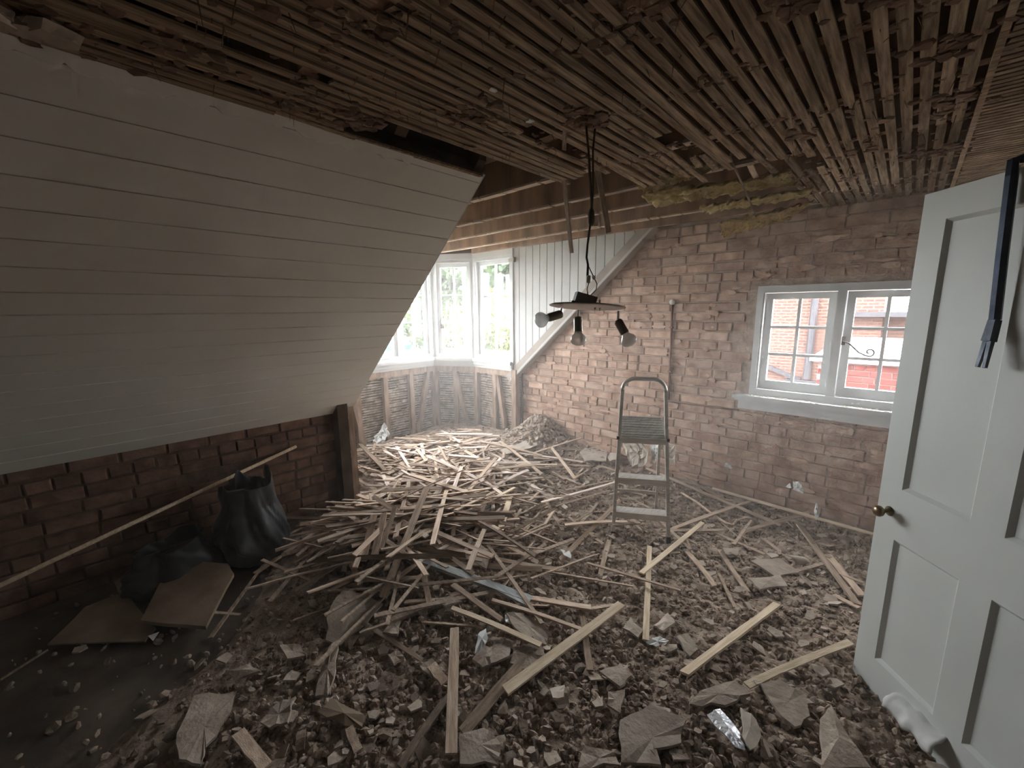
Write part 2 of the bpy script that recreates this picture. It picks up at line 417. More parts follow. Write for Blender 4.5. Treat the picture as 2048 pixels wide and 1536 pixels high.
# sloping white panelling: a carrier plate and single boards
sl = MB(); 
def slope_pt(s, y, d):     # s: distance down the slope from its top, d: out into the room
    k = math.hypot(1, SL); return Vector((XS - s/k + d*SL/k, y, ZC - s*SL/k - d/k))
def slope_box(mb, s0, s1, y0, y1, d0, d1):
    return mb.hexa([slope_pt(s0, y0, d0), slope_pt(s1, y0, d0), slope_pt(s1, y1, d0), slope_pt(s0, y1, d0), slope_pt(s0, y0, d1), slope_pt(s1, y0, d1), slope_pt(s1, y1, d1), slope_pt(s0, y1, d1)])
SLEN = math.hypot(1, SL)*(XS-XK)
slope_box(sl, -.02, SLEN+.02, YB, YL-.005, -.10, -.012)
slope = S(sl.build('ceiling_slope', 'dark_wood'), 'white boarded sloping ceiling left of the bay window', 'ceiling')
s = SLEN; k = 0
while s > .02:
    s0 = max(s-.1235, 0.0)
    b = MB(); g = .0025 if k < 11 else .001
    b.add(*(lambda P: (P, [(3, 2, 1, 0), (4, 5, 6, 7), (0, 1, 5, 4), (1, 2, 6, 5), (2, 3, 7, 6), (3, 0, 4, 7)]))(
        [slope_pt(s0, YB, -.012), slope_pt(s, YB, -.012), slope_pt(s, YL, -.012), slope_pt(s0, YL, -.012),
         slope_pt(s0+g, YB, random.uniform(-.0008, .0008)), slope_pt(s-g, YB, 0), slope_pt(s-g, YL, 0), slope_pt(s0+g, YL, random.uniform(-.0008, .0008))]))
    b.build('board', 'slope_paint', slope); s -= .1255; k += 1
# torn plaster edge along the top of the slope, and the lump at its far left
mb = MB(); pts = []
y = YB; poly = []
while y < 1.2:
    poly.append((y, .02 + .03*random.random()+.02*float(vnoise(y*5, 3)))); y += random.uniform(.015, .04)
for (a, da), (b_, db) in zip(poly[:-1], poly[1:]):
    mb.hexa([slope_pt(-.015, a, 0), slope_pt(da, a, 0), slope_pt(db, b_, 0), slope_pt(-.015, b_, 0), slope_pt(-.015, a, .008), slope_pt(da*.9, a, .004), slope_pt(db*.9, b_, .004), slope_pt(-.015, b_, .008)])
mb.build('torn_edge', 'slope_paint', slope)

# slope strip between the far cheek and the gable wall
mb = MB(); slope_box(mb, -.02, SLEN+.03, YC-.01, D+.02, -.10, 0)
S(mb.build('trim_1', 'plain_plaster'), 'grey sloping strip between white dormer cheek and brick gable', 'trim')

# ------------------------------------------------------------------ dormer cheeks with vertical boards
def cheek(name, y, face, label):
    mb = MB(); d0, d1 = (y, y+.06*face)
    P = [(XK-.02, zs(XK)+.03), (XS+.05, ZC+.06), (XS+.05, 2.96), (XK-.02, 2.96)]
    mb.prism([(p[0], y+.045*face, p[1]) for p in P], .05, (0, 1, 0))
    root = S(mb.build(name, 'dark_wood'), label)
    x = XK+.03; wd = .098
    while x < XS:
        x1 = min(x+wd, XS); g = .003
        b = MB(); za, zb = zs(x)+.015, zs(x1)+.015
        b.hexa([(x, y+.02*face, za), (x1, y+.02*face, zb), (x1, y+.02*face, ZC+.02), (x, y+.02*face, ZC+.02),
                (x+g, y, za), (x1-g, y, zb), (x1-g, y, ZC+.02), (x+g, y, ZC+.02)])
        b.build('board', 'white_paint', root); x += wd+.0025
    # sloping edge bead
    b = MB(); b.beam((XK-.01, y-.004*face, zs(XK)+.02), (XS, y-.004*face, ZC+.02), .02, .018, up=(0, 1, 0)); b.build('edge_bead', 'white_paint', root)
    return root
cheek('wall_cheek_far', YC, 1, 'white dormer cheek of narrow vertical boards beside the bay window')
cheek('wall_cheek_near', YL, -1, 'white dormer cheek hidden behind the sloping ceiling')

# ------------------------------------------------------------------ bay window
PB = [(-3.40, YC), (-4.09, YC), (-4.58, 3.37), (-4.58, 1.90), (-4.09, YL), (-3.40, YL)]
cen = Vector((-3.9, 2.63, 0))
def facet(i):
    A, B = PB[i], PB[i+1]; u = Vector((B[0]-A[0], B[1]-A[1], 0)); n = Vector((-u.y, u.x, 0)); mid = Vector(((A[0]+B[0])/2, (A[1]+B[1])/2, 0))
    if n.dot(cen-mid) < 0: n = -n
    return Facet(A, B, n)
FC = [facet(i) for i in range(5)]
mb = MB()
for F in FC:
    F.box(mb, -.07, F.L+.07, -.1, .99, -.16, -.075)
    F.box(mb, -.07, F.L+.07, Z1, 2.96, -.14, -.02)
wall_bay = S(mb.build('wall_bay', 'dark_wood'), 'stripped stud and lath wall beneath the bay window sill')
# ragged outer laths with squeezed plaster: too fine to pick apart
mb = MB()
for F in FC:
    z = .02
    while z < .92:
        u = -.05
        while u < F.L+.05:
            u1 = u + random.uniform(.08, .2); z_ = z+random.uniform(-.004, .004); d = -.068+random.uniform(-.006, .008)
            F.box(mb, u, min(u1, F.L+.05), z_, z_+random.uniform(.015, .024), -.09, d); u = u1
        z += .031
tag(mb.build('lath_backing', 'outer_lath', wall_bay), kind='stuff')
for i, F in enumerate(FC):
    b = MB(); F.box(b, -.02, F.L+.02, .855, .93, -.07, .0); b.build('head_plate', 'stud', wall_bay)
    n = max(2, int(F.L/.36)); us = [F.L*k_/n for k_ in range(n+1)]
    for u in us:
        b = MB(); F.box(b, u-.03, u+.03, 0, .86, -.072, random.uniform(-.008, .0)); b.build('stud', 'stud', wall_bay)
    for u, du in {0: ((.15, .14), (.42, -.12)), 1: ((.12, .16),), 2: ((.3, -.2), (1.05, .16))}.get(i, ()):
        b = MB(); b.beam(F.P(u, .02, -.03), F.P(u+du, .86, -.03), .05, .06, up=F.n); b.build('brace', 'stud', wall_bay)
# corner stud at the gable end
MB().box(-3.41, -3.34, YC-.03, YC+.05, 0, .95).build('corner_stud', 'stud', wall_bay)

def window(name, F, z0, z1, ncas, label, fw=.05, ff=(-.13, .0), sash_d=(-.085, -.045), nx=2, nz=3, tilt=None, u_start=0, u_end=None):
    root = empty(name, F.P(0, z0, 0)); S(root, label, 'window')
    U0 = u_start; U1 = F.L if u_end is None else u_end
    b = MB(); F.box(b, U0, U1, z0, z0+fw, *ff); F.box(b, U0, U1, z1-fw, z1, *ff); F.box(b, U0, U0+fw, z0+fw, z1-fw, *ff); F.box(b, U1-fw, U1, z0+fw, z1-fw, *ff)
    W = (U1-U0-fw)/ncas
    for c in range(1, ncas): F.box(b, U0+c*W, U0+c*W+fw, z0+fw, z1-fw, *ff)
    # inner bead
    b.build('frame', 'window_paint', root)
    b = MB(); q = .012
    F.box(b, U0+fw*.55, U1-fw*.55, z1-fw, z1-fw+q, ff[1], ff[1]+.008); F.box(b, U0+fw*.55, U1-fw*.55, z0+fw-q, z0+fw, ff[1], ff[1]+.008)
    F.box(b, U0+fw*.55, U0+fw*.55+q, z0+fw, z1-fw, ff[1], ff[1]+.008); F.box(b, U1-fw*.55-q, U1-fw*.55, z0+fw, z1-fw, ff[1], ff[1]+.008)
    b.build('frame_bead', 'window_paint', root)
    for c in range(ncas):
        a0 = U0+c*W+fw+.003; a1 = U0+(c+1)*W-.003; s_ = .046; c0, c1 = z0+fw+.003, z1-fw-.003
        b = MB(); F.box(b, a0, a1, c0, c0+.065, *sash_d); F.box(b, a0, a1, c1-s_, c1, *sash_d); F.box(b, a0, a0+s_, c0+.065, c1-s_, *sash_d); F.box(b, a1-s_, a1, c0+.065, c1-s_, *sash_d)
        sash = b.build('sash', 'window_paint', root)
        g0, g1, h0, h1 = a0+s_, a1-s_, c0+.065, c1-s_; bw = .02
        for k_ in range(1, nx):
            u = g0+(g1-g0)*k_/nx; b = MB(); F.box(b, u-bw/2, u+bw/2, h0, h1, sash_d[0]+.004, sash_d[1]-.004); b.build('glazing_bar', 'window_paint', sash)
        for k_ in range(1, nz):
            z = h0+(h1-h0)*k_/nz; b = MB(); F.box(b, g0, g1, z-bw/2, z+bw/2, sash_d[0]+.006, sash_d[1]-.006); b.build('glazing_bar', 'window_paint', sash)
        for i in range(nx):
            for j in range(nz):
                b = MB(); md = .5*(sash_d[0]+sash_d[1])
                F.box(b, g0+(g1-g0)*i/nx, g0+(g1-g0)*(i+1)/nx, h0+(h1-h0)*j/nz, h0+(h1-h0)*(j+1)/nz, md-.002, md+.002)
                b.build('pane', 'window_glass', sash)
    return root
window('window_1', FC[2], Z0, Z1, 3, 'white front casements of the bay, half hidden by the sloping ceiling')
w2 = window('window_2', FC[1], Z0, Z1, 1, 'white angled bay casement with a lantern showing through it')
b = MB(); FC[1].box(b, .05, FC[1].L-.06, Z1-.045, Z1-.03, 0, .004); b.build('bare_strip', 'lath_fresh', w2)
b = MB(); FC[1].box(b, FC[1].L-.14, FC[1].L-.09, Z0+.38, Z0+.44, -.045, -.02); b.tube([FC[1].P(FC[1].L-.11, Z0+.41, -.02), FC[1].P(FC[1].L-.10, Z0+.47, .0), FC[1].P(FC[1].L-.12, Z0+.53, .0)], .006, 6); b.build('catch', 'iron', w2)
window('window_3', FC[0], Z0, Z1, 1, 'white end casement of the bay next to the boarded cheek')
window('window_4', FC[3], Z0, Z1, 1, 'angled bay casement out of sight behind the sloping ceiling')
window('window_5', FC[4], Z0, Z1, 1, 'end bay casement out of sight behind the sloping ceiling')
# sill moulding and head trim run round the bay
def bay_trim(name, segs, mt, label):
    root = empty(name, (-4.0, 2.6, segs[0][0])); S(root, label, 'trim')
    for F in FC:
        b = MB()
        for z0, z1, d in segs: F.box(b, -d*.45, F.L+d*.45, z0, z1, -.06, d) if F is FC[2] or F is FC[1] or F is FC[3] else F.box(b, 0, F.L+d*.1, z0, z1, -.06, d)
        b.build('length', mt, root)
    return root
bay_trim('trim_2', [(.93, .965, .02), (.965, 1.005, .04), (1.005, 1.045, .062)], 'white_paint', 'white moulded sill running round the bay window')
bay_trim('trim_3', [(Z1-.01, Z1+.06, .012)], 'white_paint', 'white head board above the bay windows')
# white casing strip at the cheek, with a rusty bracket
b = MB(); b.box(-3.42, -3.385, YC-.02, YC+.02, Z0-.02, ZC+.01); S(b.build('trim_4', 'window_paint'), 'white casing strip between end casement and cheek boards', 'trim')
b = MB(); b.box(-3.44, -3.345, YC-.03, YC-.012, 2.20, 2.235); b.box(-3.365, -3.345, YC-.05, YC-.012, 2.19, 2.245)
tag(b.build('curtain_bracket', 'paper_dusty', org=(-3.39, YC, 2.2)), 'small pale curtain bracket at the head of the end bay casement', 'bracket')

for F, sx in zip(FC, (.66, .5, 1.42, .5, .66)):
    c = F.P(F.L/2, (Z0+Z1)/2, -.15); portal(c, F.n, F.L-.02, Z1-Z0)

# ------------------------------------------------------------------ gable window
GF = Facet((WX0, D), (WX1, D), (0, -1))
w6 = window('window_6', GF, WZ0, WZ1, 2, 'small white two-casement window in the brick gable wall', fw=.052, ff=(-.12, .006), sash_d=(-.085, -.045))
b = MB(); GF.box(b, -.10, GF.L+.1, WZ0-.028, WZ0, -.1, .085); GF.box(b, -.085, GF.L+.085, WZ0-.045, WZ0-.028, 0, .072); b.build('sill', 'window_paint', w6)
b = MB(); GF.box(b, -.06, GF.L+.06, WZ0-.115, WZ0-.045, 0, .05); b.build('apron', 'window_paint', w6)
b = MB()
for k in range(60):
    u = random.uniform(0, GF.L); d = random.uniform(.012, .08); q = random.uniform(.006, .018); F_ = GF.P(u, WZ0, d)
    b.prism([(F_.x+q*math.cos(t+random.uniform(-.4, .4)), F_.y+q*.7*math.sin(t), WZ0+.002) for t in (0, 1.2, 2.5, 3.8, 5)], .004, (0, 0, 1))
tag(b.build('paint_flakes', 'sill_dust', w6), kind='stuff')
b = MB(); cx, cz = -.325, 1.42
b.box(cx-.012, cx+.012, D+.03, D+.05, cz-.03, cz+.03)
sp = [(cx, D+.03, cz), (cx+.035, D+.012, cz-.015), (cx+.095, D+.005, cz-.075), (cx+.135, D+.005, cz-.095)]
for k in range(12):
    t = -1.2+k*.55; r_ = .030*(1-k/14); sp.append((cx+.150+r_*math.cos(t), D+.005, cz-.070+r_*math.sin(t)))
b.tube(sp, .0055, 6); b.build('curled_handle', 'iron', w6)
portal((.5*(WX0+WX1), D+.15, .5*(WZ0+WZ1)), (0, -1, 0), WX1-WX0-.04, WZ1-WZ0-.04)

# ------------------------------------------------------------------ ceiling: joists, laths, plaster remains
ceil = S(MB().box(-4.85, XR+.06, YB, 3.9, 2.62, 2.66).build('ceiling', 'dark_wood'), 'stripped lath ceiling on timber joists, partly pulled down', 'ceiling')
for y in (-.72, -.28, .16, .60, 1.04, 1.48, 1.93, 2.39, 2.81, 3.27, 3.62):
    b = MB(); x0 = -4.6 if y > 1.5 else (-1.36 if y > .9 else -1.78)
    if y > 3.3: x0 = -4.05
    b.box(x0, XR, y-.022, y+.022, ZC+.008, ZC+.19); j = b.build('joist', 'joist', ceil)
    if y > 1.9 and y < 3.6:
        # nail-torn lower edge
        b = MB(); x = x0
        while x < -.5:
            l_ = random.uniform(.05, .2); b.box(x, x+l_, y-.026, y+.02, ZC+.004-random.uniform(0, .004), ZC+.014); x += l_+random.uniform(0, .03)
        b.build('torn_fixing', 'lath', j)

def lath_mesh(mt, wv=.031, tv=.007, bend=0.0):
    # unit length along X, centred; slightly bowed, ragged ends
    b = MB(); n = 5; rows = []
    for i in range(n):
        x = -.5+i/(n-1); bow = bend*(1-(2*x)**2); jw = wv*random.uniform(.92, 1.08)/2
        e0 = random.uniform(-.012, .012) if i in (0, n-1) else 0; e1 = random.uniform(-.012, .012) if i in (0, n-1) else 0
        dy = random.uniform(-.0012, .0012)
        rows.append([(x+e0, -jw+dy, bow-tv/2), (x+e1, jw+dy, bow-tv/2), (x+e1, jw+dy, bow+tv/2), (x+e0, -jw+dy, bow+tv/2)])
    v = [p for r_ in rows for p in r_]; f = [(3, 2, 1, 0), tuple(4*(n-1)+k_ for k_ in range(4))]
    for i in range(n-1):
        for k_ in range(4): f.append((4*i+k_, 4*i+(k_+1) % 4, 4*i+4+(k_+1) % 4, 4*i+4+k_))
    b.add(v, f)
    return b.mesh('lath', mt)
CL = [lath_mesh('lath_ceiling', .030, .008) for _ in range(10)]; CR_ = [lath_mesh('lath_ceiling', .023, .008) for _ in range(6)]
def lath_mw(p0, p1, roll_=0.0):
    p0 = Vector(p0); p1 = Vector(p1); d = p1-p0; L = d.length; d.normalize()
    up = Vector((0, 0, 1)); a = up.cross(d)
    if a.length < 1e-3: a = Vector((0, 1, 0))
    a.normalize(); c = d.cross(a)
    rot = Matrix((d, a, c)).transposed().to_4x4() @ Matrix.Rotation(roll_, 4, 'X')
    return Matrix.Translation((p0+p1)/2) @ rot @ Matrix.Diagonal((L, 1, 1, 1))
x = XS+.03; row = 0; nl = 0
breaks = [.60, 1.04, 1.48, 1.93, 2.39, 2.81, 3.27]
def lath_end(x):
    if x > -.53: return D-.005
    if x > -.62: return random.choice((3.55, 3.3, 2.75))
    if x > -1.14: return random.choice((2.22, 2.30, 2.42, 2.2))
    if x > -1.46: return random.choice((1.90, 1.95, 1.98, 2.02))
    return 1.28
while x < .09:
    grp = row//7; random.seed(100+grp); off = random.choice((0, 1, 2)); random.seed(row*7+3)
    yend = lath_end(x); y = YB+.02; cuts = [c for k_, c in enumerate(breaks) if (k_+off) % 3 == 0] + [9]
    sag = 0
    for c in cuts:
        y1 = min(c, yend)
        if y1 - y > .06:
            segs = [(y, y1)]
            # holes
            def cut(segs, a, b_):
                o = []
                for p, q in segs:
                    if b_ <= p or a >= q: o.append((p, q)); continue
                    if a-p > .08: o.append((p, a))
                    if q-b_ > .08: o.append((b_, q))
                return o
            if x < -1.47: segs = cut(segs, .88+random.uniform(-.05, .04), 1.58)
            if -.86 < x < -.74: segs = cut(segs, 1.74, 2.08)
            if -1.19 < x < -1.13: segs = cut(segs, 1.32, 1.75)
            if -.56 < x < -.40: segs = cut(segs, 2.43, 2.66) if random.random() < .6 else segs
            if random.random() < .06: a_ = random.uniform(y, y1); segs = cut(segs, a_, a_+random.uniform(.15, .4))
            for p, q in segs:
                j0, j1 = random.uniform(-.004, .004), random.uniform(-.004, .004)
                if nl < 215:
                    dz1 = -random.uniform(0, .012) if q < yend-.01 else -random.uniform(0, .03) if yend < 3 else 0
                    inst('lath', random.choice(CL), lath_mw((x+j0, p+.003, ZC), (x+j1, q-.003, ZC+dz1), R(180)*random.choice((0, 1))), ceil); nl += 1
        y = c
        if y >= yend: break
    x += random.uniform(.044, .048); row += 1
# the other field beyond the change of direction: laths laid across
y = .9; nr = 0
while y < D-.01:
    if nr < 84:
        inst('lath', random.choice(CR_), lath_mw((.10+random.uniform(-.012, .012), y, ZC-.004), (XR-.005, y+random.uniform(-.004, .004), ZC-.004), 0), ceil); nr += 1
    y += random.uniform(.034, .037)
b = MB(); b.box(XS-.01, XS+.022, .8, 1.60, ZC-.004, ZC+.006); b.build('edge_lath', 'lath_ceiling', ceil)
b = MB(); b.box(.086, .102, YB, D, ZC-.012, ZC+.002); b.build('joint_lath', 'lath_ceiling', ceil)
random.seed(21)
# clods of old plaster and hair clinging to the laths: nobody could count them
mb = MB()
def clod(mb, p, r, flat=.5, n=7):
    p = Vector(p); vs_ = []; fs = []
    rings = [(-.5*flat, .75), (.15, 1.0), (.5, .55)]
    for h, q in rings:
        for k_ in range(n):
            t = 2*math.pi*k_/n+random.uniform(-.3, .3); rr = r*q*random.uniform(.6, 1.25); vs_.append(p+Vector((rr*math.cos(t), rr*math.sin(t), h*r*flat*2*random.uniform(.7, 1.2))))
    for i in range(2):
        for k_ in range(n): k2 = (k_+1) % n; fs.append((i*n+k_, i*n+k2, i*n+n+k2, i*n+n+k_))
    fs += [tuple(range(n-1, -1, -1)), tuple(2*n+k_ for k_ in range(n))]
    mb.add(vs_, fs)
def in_lath(x, y):
    if x > -.53: return y < D-.03
    if x > -1.14: return y < 2.15
    if x > -1.46: return y < 1.85
    return y < .85
for _ in range(1500):
    x = random.uniform(XS+.02, .5); y = random.uniform(.1, D-.05)
    if not in_lath(x, y): continue
    # clustered along joists
    if random.random() < .55: y = min((.16, .60, 1.04, 1.48, 1.93, 2.39, 2.81, 3.27), key=lambda q: abs(q-y)) + random.gauss(0, .03)
    if not in_lath(x, y): continue
    clod(mb, (x, y, ZC-.004), random.uniform(.006, .02), .45, 5)
for cx_, cy_, n_, r_ in ((-.28, 1.2, 26, .05), (-.10, 1.35, 20, .05), (-.55, .95, 26, .06), (-.75, .62, 30, .07), (.02, 2.2, 22, .06), (-.02, 2.75, 20, .05), (-.95, 1.42, 30, .04), (-1.2, 1.1, 22, .04), (-1.55, .82, 30, .05), (-.4, 2.1, 14, .04), (-.25, 2.5, 14, .05), (-1.0, .5, 26, .06), (-1.5, .3, 26, .06), (-1.62, .1, 26, .05), (-.3, 3.0, 14, .05), (.0, 1.7, 20, .05)):
    for _ in range(n_):
        clod(mb, (cx_+random.gauss(0, r_), cy_+random.gauss(0, r_*1.2), ZC-.006), random.uniform(.01, .032), .5, 6)
tag(mb.build('plaster_clods', 'plaster_clump', ceil), kind='stuff')
# hair-thin hanging splinters and fibres
mb = MB()
for _ in range(420):
    x = random.uniform(XS+.02, .08); y = random.uniform(.2, D-.1)
    if not in_lath(x, y): continue
    l_ = abs(random.gauss(0, .022))+.012
    mb.beam((x, y, ZC), (x+random.gauss(0, .012), y+random.gauss(0, .012), ZC-l_), .003, .003, taper=.3)
tag(mb.build('hanging_fibres', 'plaster_clump', ceil), kind='stuff')
# two whole white plaster nibs still sticking to the laths
for px_, py_, lab in ((1059, 243, 'white plaster nib stuck to the ceiling laths near the hanging cable'), (988, 181, 'smaller pale plaster nib on the ceiling laths further from the bay')):
    p = at(px_, py_, 2, ZC-.012); b = MB(); clod(b, p, .017 if px_ > 1000 else .014, .35, 9); tag(b.build('plaster_nib', 'paper_white', org=tuple(p)), lab, 'plaster')
p = at(28, 48, 2, ZC-.03); b = MB()
for _ in range(5): clod(b, (p[0]+random.gauss(0, .015), p[1]+random.gauss(0, .04), p[2]+random.gauss(0, .006)), random.uniform(.03, .05), .5, 9)
b.build('plaster_lump', 'plaster', slope)

# ------------------------------------------------------------------ door
DT = R(-48); DA = (-.009, 2.178); DWID = .774
DF = Facet(DA, (DA[0]+math.cos(DT)*DWID, DA[1]+math.sin(DT)*DWID), (-.743, -.669))
door = empty('door_1', DF.P(DWID, .035, 0)); S(door, 'pale four-panel door standing open into the room', 'door')
DT0, DT1 = .035, 2.046
b = MB(); b.add([DF.P(u, z, d) for d in (0, -.036) for u, z in ((0, .092), (.088, DT0), (.092, DT0), (.092, DT1), (0, DT1))],
                [(0, 1, 2, 3, 4), (9, 8, 7, 6, 5)] + [(i, (i+1) % 5, 5+(i+1) % 5, 5+i) for i in range(5)]); b.build('stile', 'door_paint', door)
b = MB(); DF.box(b, DWID-.092, DWID, DT0, DT1, -.036, 0); b.build('stile', 'door_paint', door)
b = MB(); DF.box(b, .338, .436, .23, .76, -.036, 0); DF.box(b, .338, .436, .965, 1.947, -.036, 0); b.build('muntin', 'door_paint', door)
for z0, z1 in ((DT0, .23), (.76, .965), (1.947, DT1)):
    b = MB(); DF.box(b, .092, DWID-.092, z0, z1, -.036, 0); b.build('rail', 'door_paint', door)
for u0, u1 in ((.092, .338), (.436, .682)):
    for z0, z1 in ((.23, .76), (.965, 1.947)):
        b = MB(); DF.box(b, u0, u1, z0, z1, -.024, -.013); b.build('panel', 'door_paint', door)
        b = MB(); q = .013
        def strip(a, c, e, f):   # bevelled moulding strip from frame edge to panel
            b.add([DF.P(*a, 0), DF.P(*c, 0), DF.P(*e, -.013), DF.P(*f, -.013), DF.P(*a, -.02), DF.P(*c, -.02), DF.P(*e, -.02), DF.P(*f, -.02)],
                  [(0, 1, 2, 3), (4, 7, 6, 5), (0, 4, 5, 1), (1, 5, 6, 2), (2, 6, 7, 3), (3, 7, 4, 0)])
        strip((u0, z0), (u0, z1), (u0+q, z1-q), (u0+q, z0+q)); strip((u1, z1), (u1, z0), (u1-q, z0+q), (u1-q, z1-q))
        strip((u0, z1), (u1, z1), (u1-q, z1-q), (u0+q, z1-q)); strip((u1, z0), (u0, z0), (u0+q, z0+q), (u1-q, z0+q))
        b.build('moulding', 'door_paint', door)
kp = DF.P(.057, .862, 0)
b = MB(); b.lathe(kp, DF.n, [(.001, .001), (.019, .001), (.019, .004), (.011, .006), (.008, .012), (.008, .026), (.014, .030), (.0205, .037), (.0225, .045), (.020, .053), (.012, .058), (.001, .060)], 24); b.build('knob', 'brass', door, True)
# crowbar hooked over the door
def door_at(px_, py_, off):
    d = ray(px_, py_); n = np.array([DF.n.x, DF.n.y, 0]); A = np.array([DA[0], DA[1], 0]) + n*off
    t = ((A-CAM)@n)/(d@n); return Vector(CAM+d*t)
top = door_at(2028, 352, .016); lo = door_at(1990, 640, .02); tip = door_at(1962, 735, .05)
cb = empty('crowbar', tuple(tip)); tag(cb, 'dark blue steel crowbar hooked over the top of the pale door', 'crowbar')
hk = [DF.P(.30, 1.985, -.056), DF.P(.298, 2.035, -.054), DF.P(.294, 2.066, -.040), DF.P(.288, 2.074, -.012), DF.P(.280, 2.066, .012)]
bar = hk + [top + (DF.P(0, 0, .006)-DF.P(0, 0, 0)), (top+lo)/2+DF.n*.004, lo]
b = MB(); b.tube(bar, .0145, 6); b.build('shaft', 'blue_steel', cb)
b = MB(); side = DF.u
mid_ = lo.lerp(tip, .45)
for sgn in (-1, 1):
    a0, a1, a2 = lo+side*(.003*sgn), mid_+side*(.006*sgn), tip+side*(.010*sgn)
    b.beam(a0, a1, .014, .022, up=DF.n); b.beam(a1, a2, .012, .012, up=DF.n, taper=.7)
b.build('claw', 'steel_end', cb)

# ------------------------------------------------------------------ hanging spotlight fitting
RG = 1.72
def hang(px_, py_, rg=RG):
    d = ray(px_, py_); t = rg/math.hypot(d[0], d[1]); return Vector(CAM+d*t)
hb = hang(1175, 608)
lf = empty('spotlight_fitting', tuple(hb)); tag(lf, 'three-bulb spotlight fitting dangling from the ceiling by its cable', 'light')
cr = Vector(CR); fw_ = Vector((_F[0], _F[1], 0)).normalized()
# disc plate tilted a little
pc = hang(1174, 613); ax_ = (Vector((0, 0, 1)) + cr*.06 + fw_*.07).normalized()
b = MB(); b.lathe(pc, ax_, [(.002, -.004), (.140, -.004), (.149, -.002), (.150, .001), (.146, .003), (.05, .004), (.002, .004)], 40); b.build('disc_plate', 'bronze', lf)
bc = hang(1173, 599)
xa = (cr - Vector((0, 0, .28))).normalized(); ya = fw_; za = xa.cross(ya)
b = MB()
b.hexa([bc+xa*a+ya*c+za*e for e in (-.018, .018) for a, c in ((-.047, -.035), (.034, -.035), (.034, .035), (-.047, .035))]); b.build('terminal_box', 'box_grey', lf)
b = MB(); b.hexa([bc+xa*a+ya*c+za*e for e in (-.028, -.02) for a, c in ((-.058, -.03), (-.01, -.03), (-.01, .03), (-.058, .03))]); b.build('bracket', 'bronze', lf)
for a in (.032, .052):
    b = MB(); q = bc+xa*a-ya*.02; b.tube([q+Vector((0, 0, .012)), q-Vector((0, 0, .03))], .004, 8); b.build('fixing_screw', 'chrome', lf)
def spot(px0, py0, px1, py1, dirx, diry, dirz, ln=.06):
    p0 = hang(px0, py0); p1 = hang(px1, py1)
    st = MB().tube([p0, p1], .0055, 8); s_ = st.build('stem', 'chrome', lf)
    d = (cr*dirx + fw_*diry + Vector((0, 0, dirz))).normalized()
    h = MB(); h.lathe(p1 - d*.006, d, [(.004, 0), (.013, .002), (.017, .008), (.017, ln), (.015, ln+.002), (.001, ln+.002)], 18); ho = h.build('lamp_holder', 'bronze', lf, False)
    g = MB(); g.lathe(p1 + d*(ln-.008), d, [(.012, 0), (.016, .010), (.027, .022), (.0315, .032), (.031, .042), (.025, .052), (.013, .058), (.001, .060)], 22); g.build('bulb', 'bulb_glass', ho, True)
spot(1123, 616, 1122, 628, -1, -.25, -.28); spot(1157, 620, 1156, 636, .0, -.25, -1); spot(1237, 622, 1236, 642, .55, -.2, -1)
# cable, splice and connector blocks
cab = [hang(*q) for q in ((1172, 250), (1177, 300), (1182, 380), (1183, 430), (1179, 460), (1175, 490), (1173, 515), (1176, 530), (1175, 552))]
b = MB(); b.tube(cab, .0042, 8); b.build('cable', 'cable', lf, True)
b = MB(); b.tube([hang(1190, 258), hang(1186, 300), hang(1186, 380), hang(1184, 425)], .0038, 8); b.build('cable', 'cable', lf, True)
b = MB(); b.lathe(hang(1182, 452), (0, 0, 1), [(.004, 0), (.011, .01), (.013, .03), (.011, .052), (.005, .066)], 12); b.build('splice', 'cable', lf, True)
b = MB(); b.beam(hang(1178, 551), hang(1177, 566), .016, .014); b.build('connector', 'connector', lf)
b = MB(); b.beam(hang(1186, 552), hang(1189, 558), .013, .012); b.build('connector', 'connector', lf)
for pth in (((1177, 566), (1174, 578), (1176, 592)), ((1176, 530), (1181, 541), (1187, 553)), ((1189, 558), (1194, 568), (1192, 580), (1180, 592))):
    b = MB(); b.tube([hang(*q) for q in pth], .0022, 6); b.build('wire', 'cable', lf, True)
p = at(1165, 243, 2, ZC-.004); b = MB()
for _ in range(9): clod(b, (p[0]+random.gauss(0, .02), p[1]+random.gauss(0, .02), p[2]-.008), random.uniform(.015, .03), .6, 7)
b.build('cable_outlet', 'plaster_clump', ceil)

# ------------------------------------------------------------------ broken laths dangling from the ceiling
HL = [lath_mesh('lath', .028, .007, .0) for _ in range(6)]
def hanging(p0, p1, label, me=None, roll_=None):
    o = inst('hanging_lath', me or random.choice(HL), lath_mw(p0, p1, random.uniform(-.6, .6) if roll_ is None else roll_))
    tag(o, label, 'lath', 'broken laths dangling from the ceiling'); return o
def hpt(px_, py_, y): return at(px_, py_, 1, y)
hanging(hpt(1127, 350, 1.93), hpt(1143, 505, 2.0), 'thin broken lath dangling from the torn ceiling left of the cable')
hanging(hpt(1195, 335, 1.95), hpt(1217, 465, 1.98), 'broad broken lath dangling just right of the lamp cable', roll_=1.2)
hanging(hpt(1458, 310, 2.30), hpt(1510, 425, 2.55), 'reddish broken lath hanging across the yellow insulation', roll_=.9)
hanging(hpt(1500, 330, 2.40), hpt(1524, 378, 2.75), 'short lath end hanging beside the insulation at the ceiling break')
hanging(hpt(933, 297, 1.25), hpt(1001, 296, 1.5), 'splintered lath tip sticking out over the dark ceiling hole')
hanging(hpt(1130, 262, 1.4), hpt(1128, 300, 1.42), 'short splinter of lath hanging left of the cable outlet', roll_=1.3)

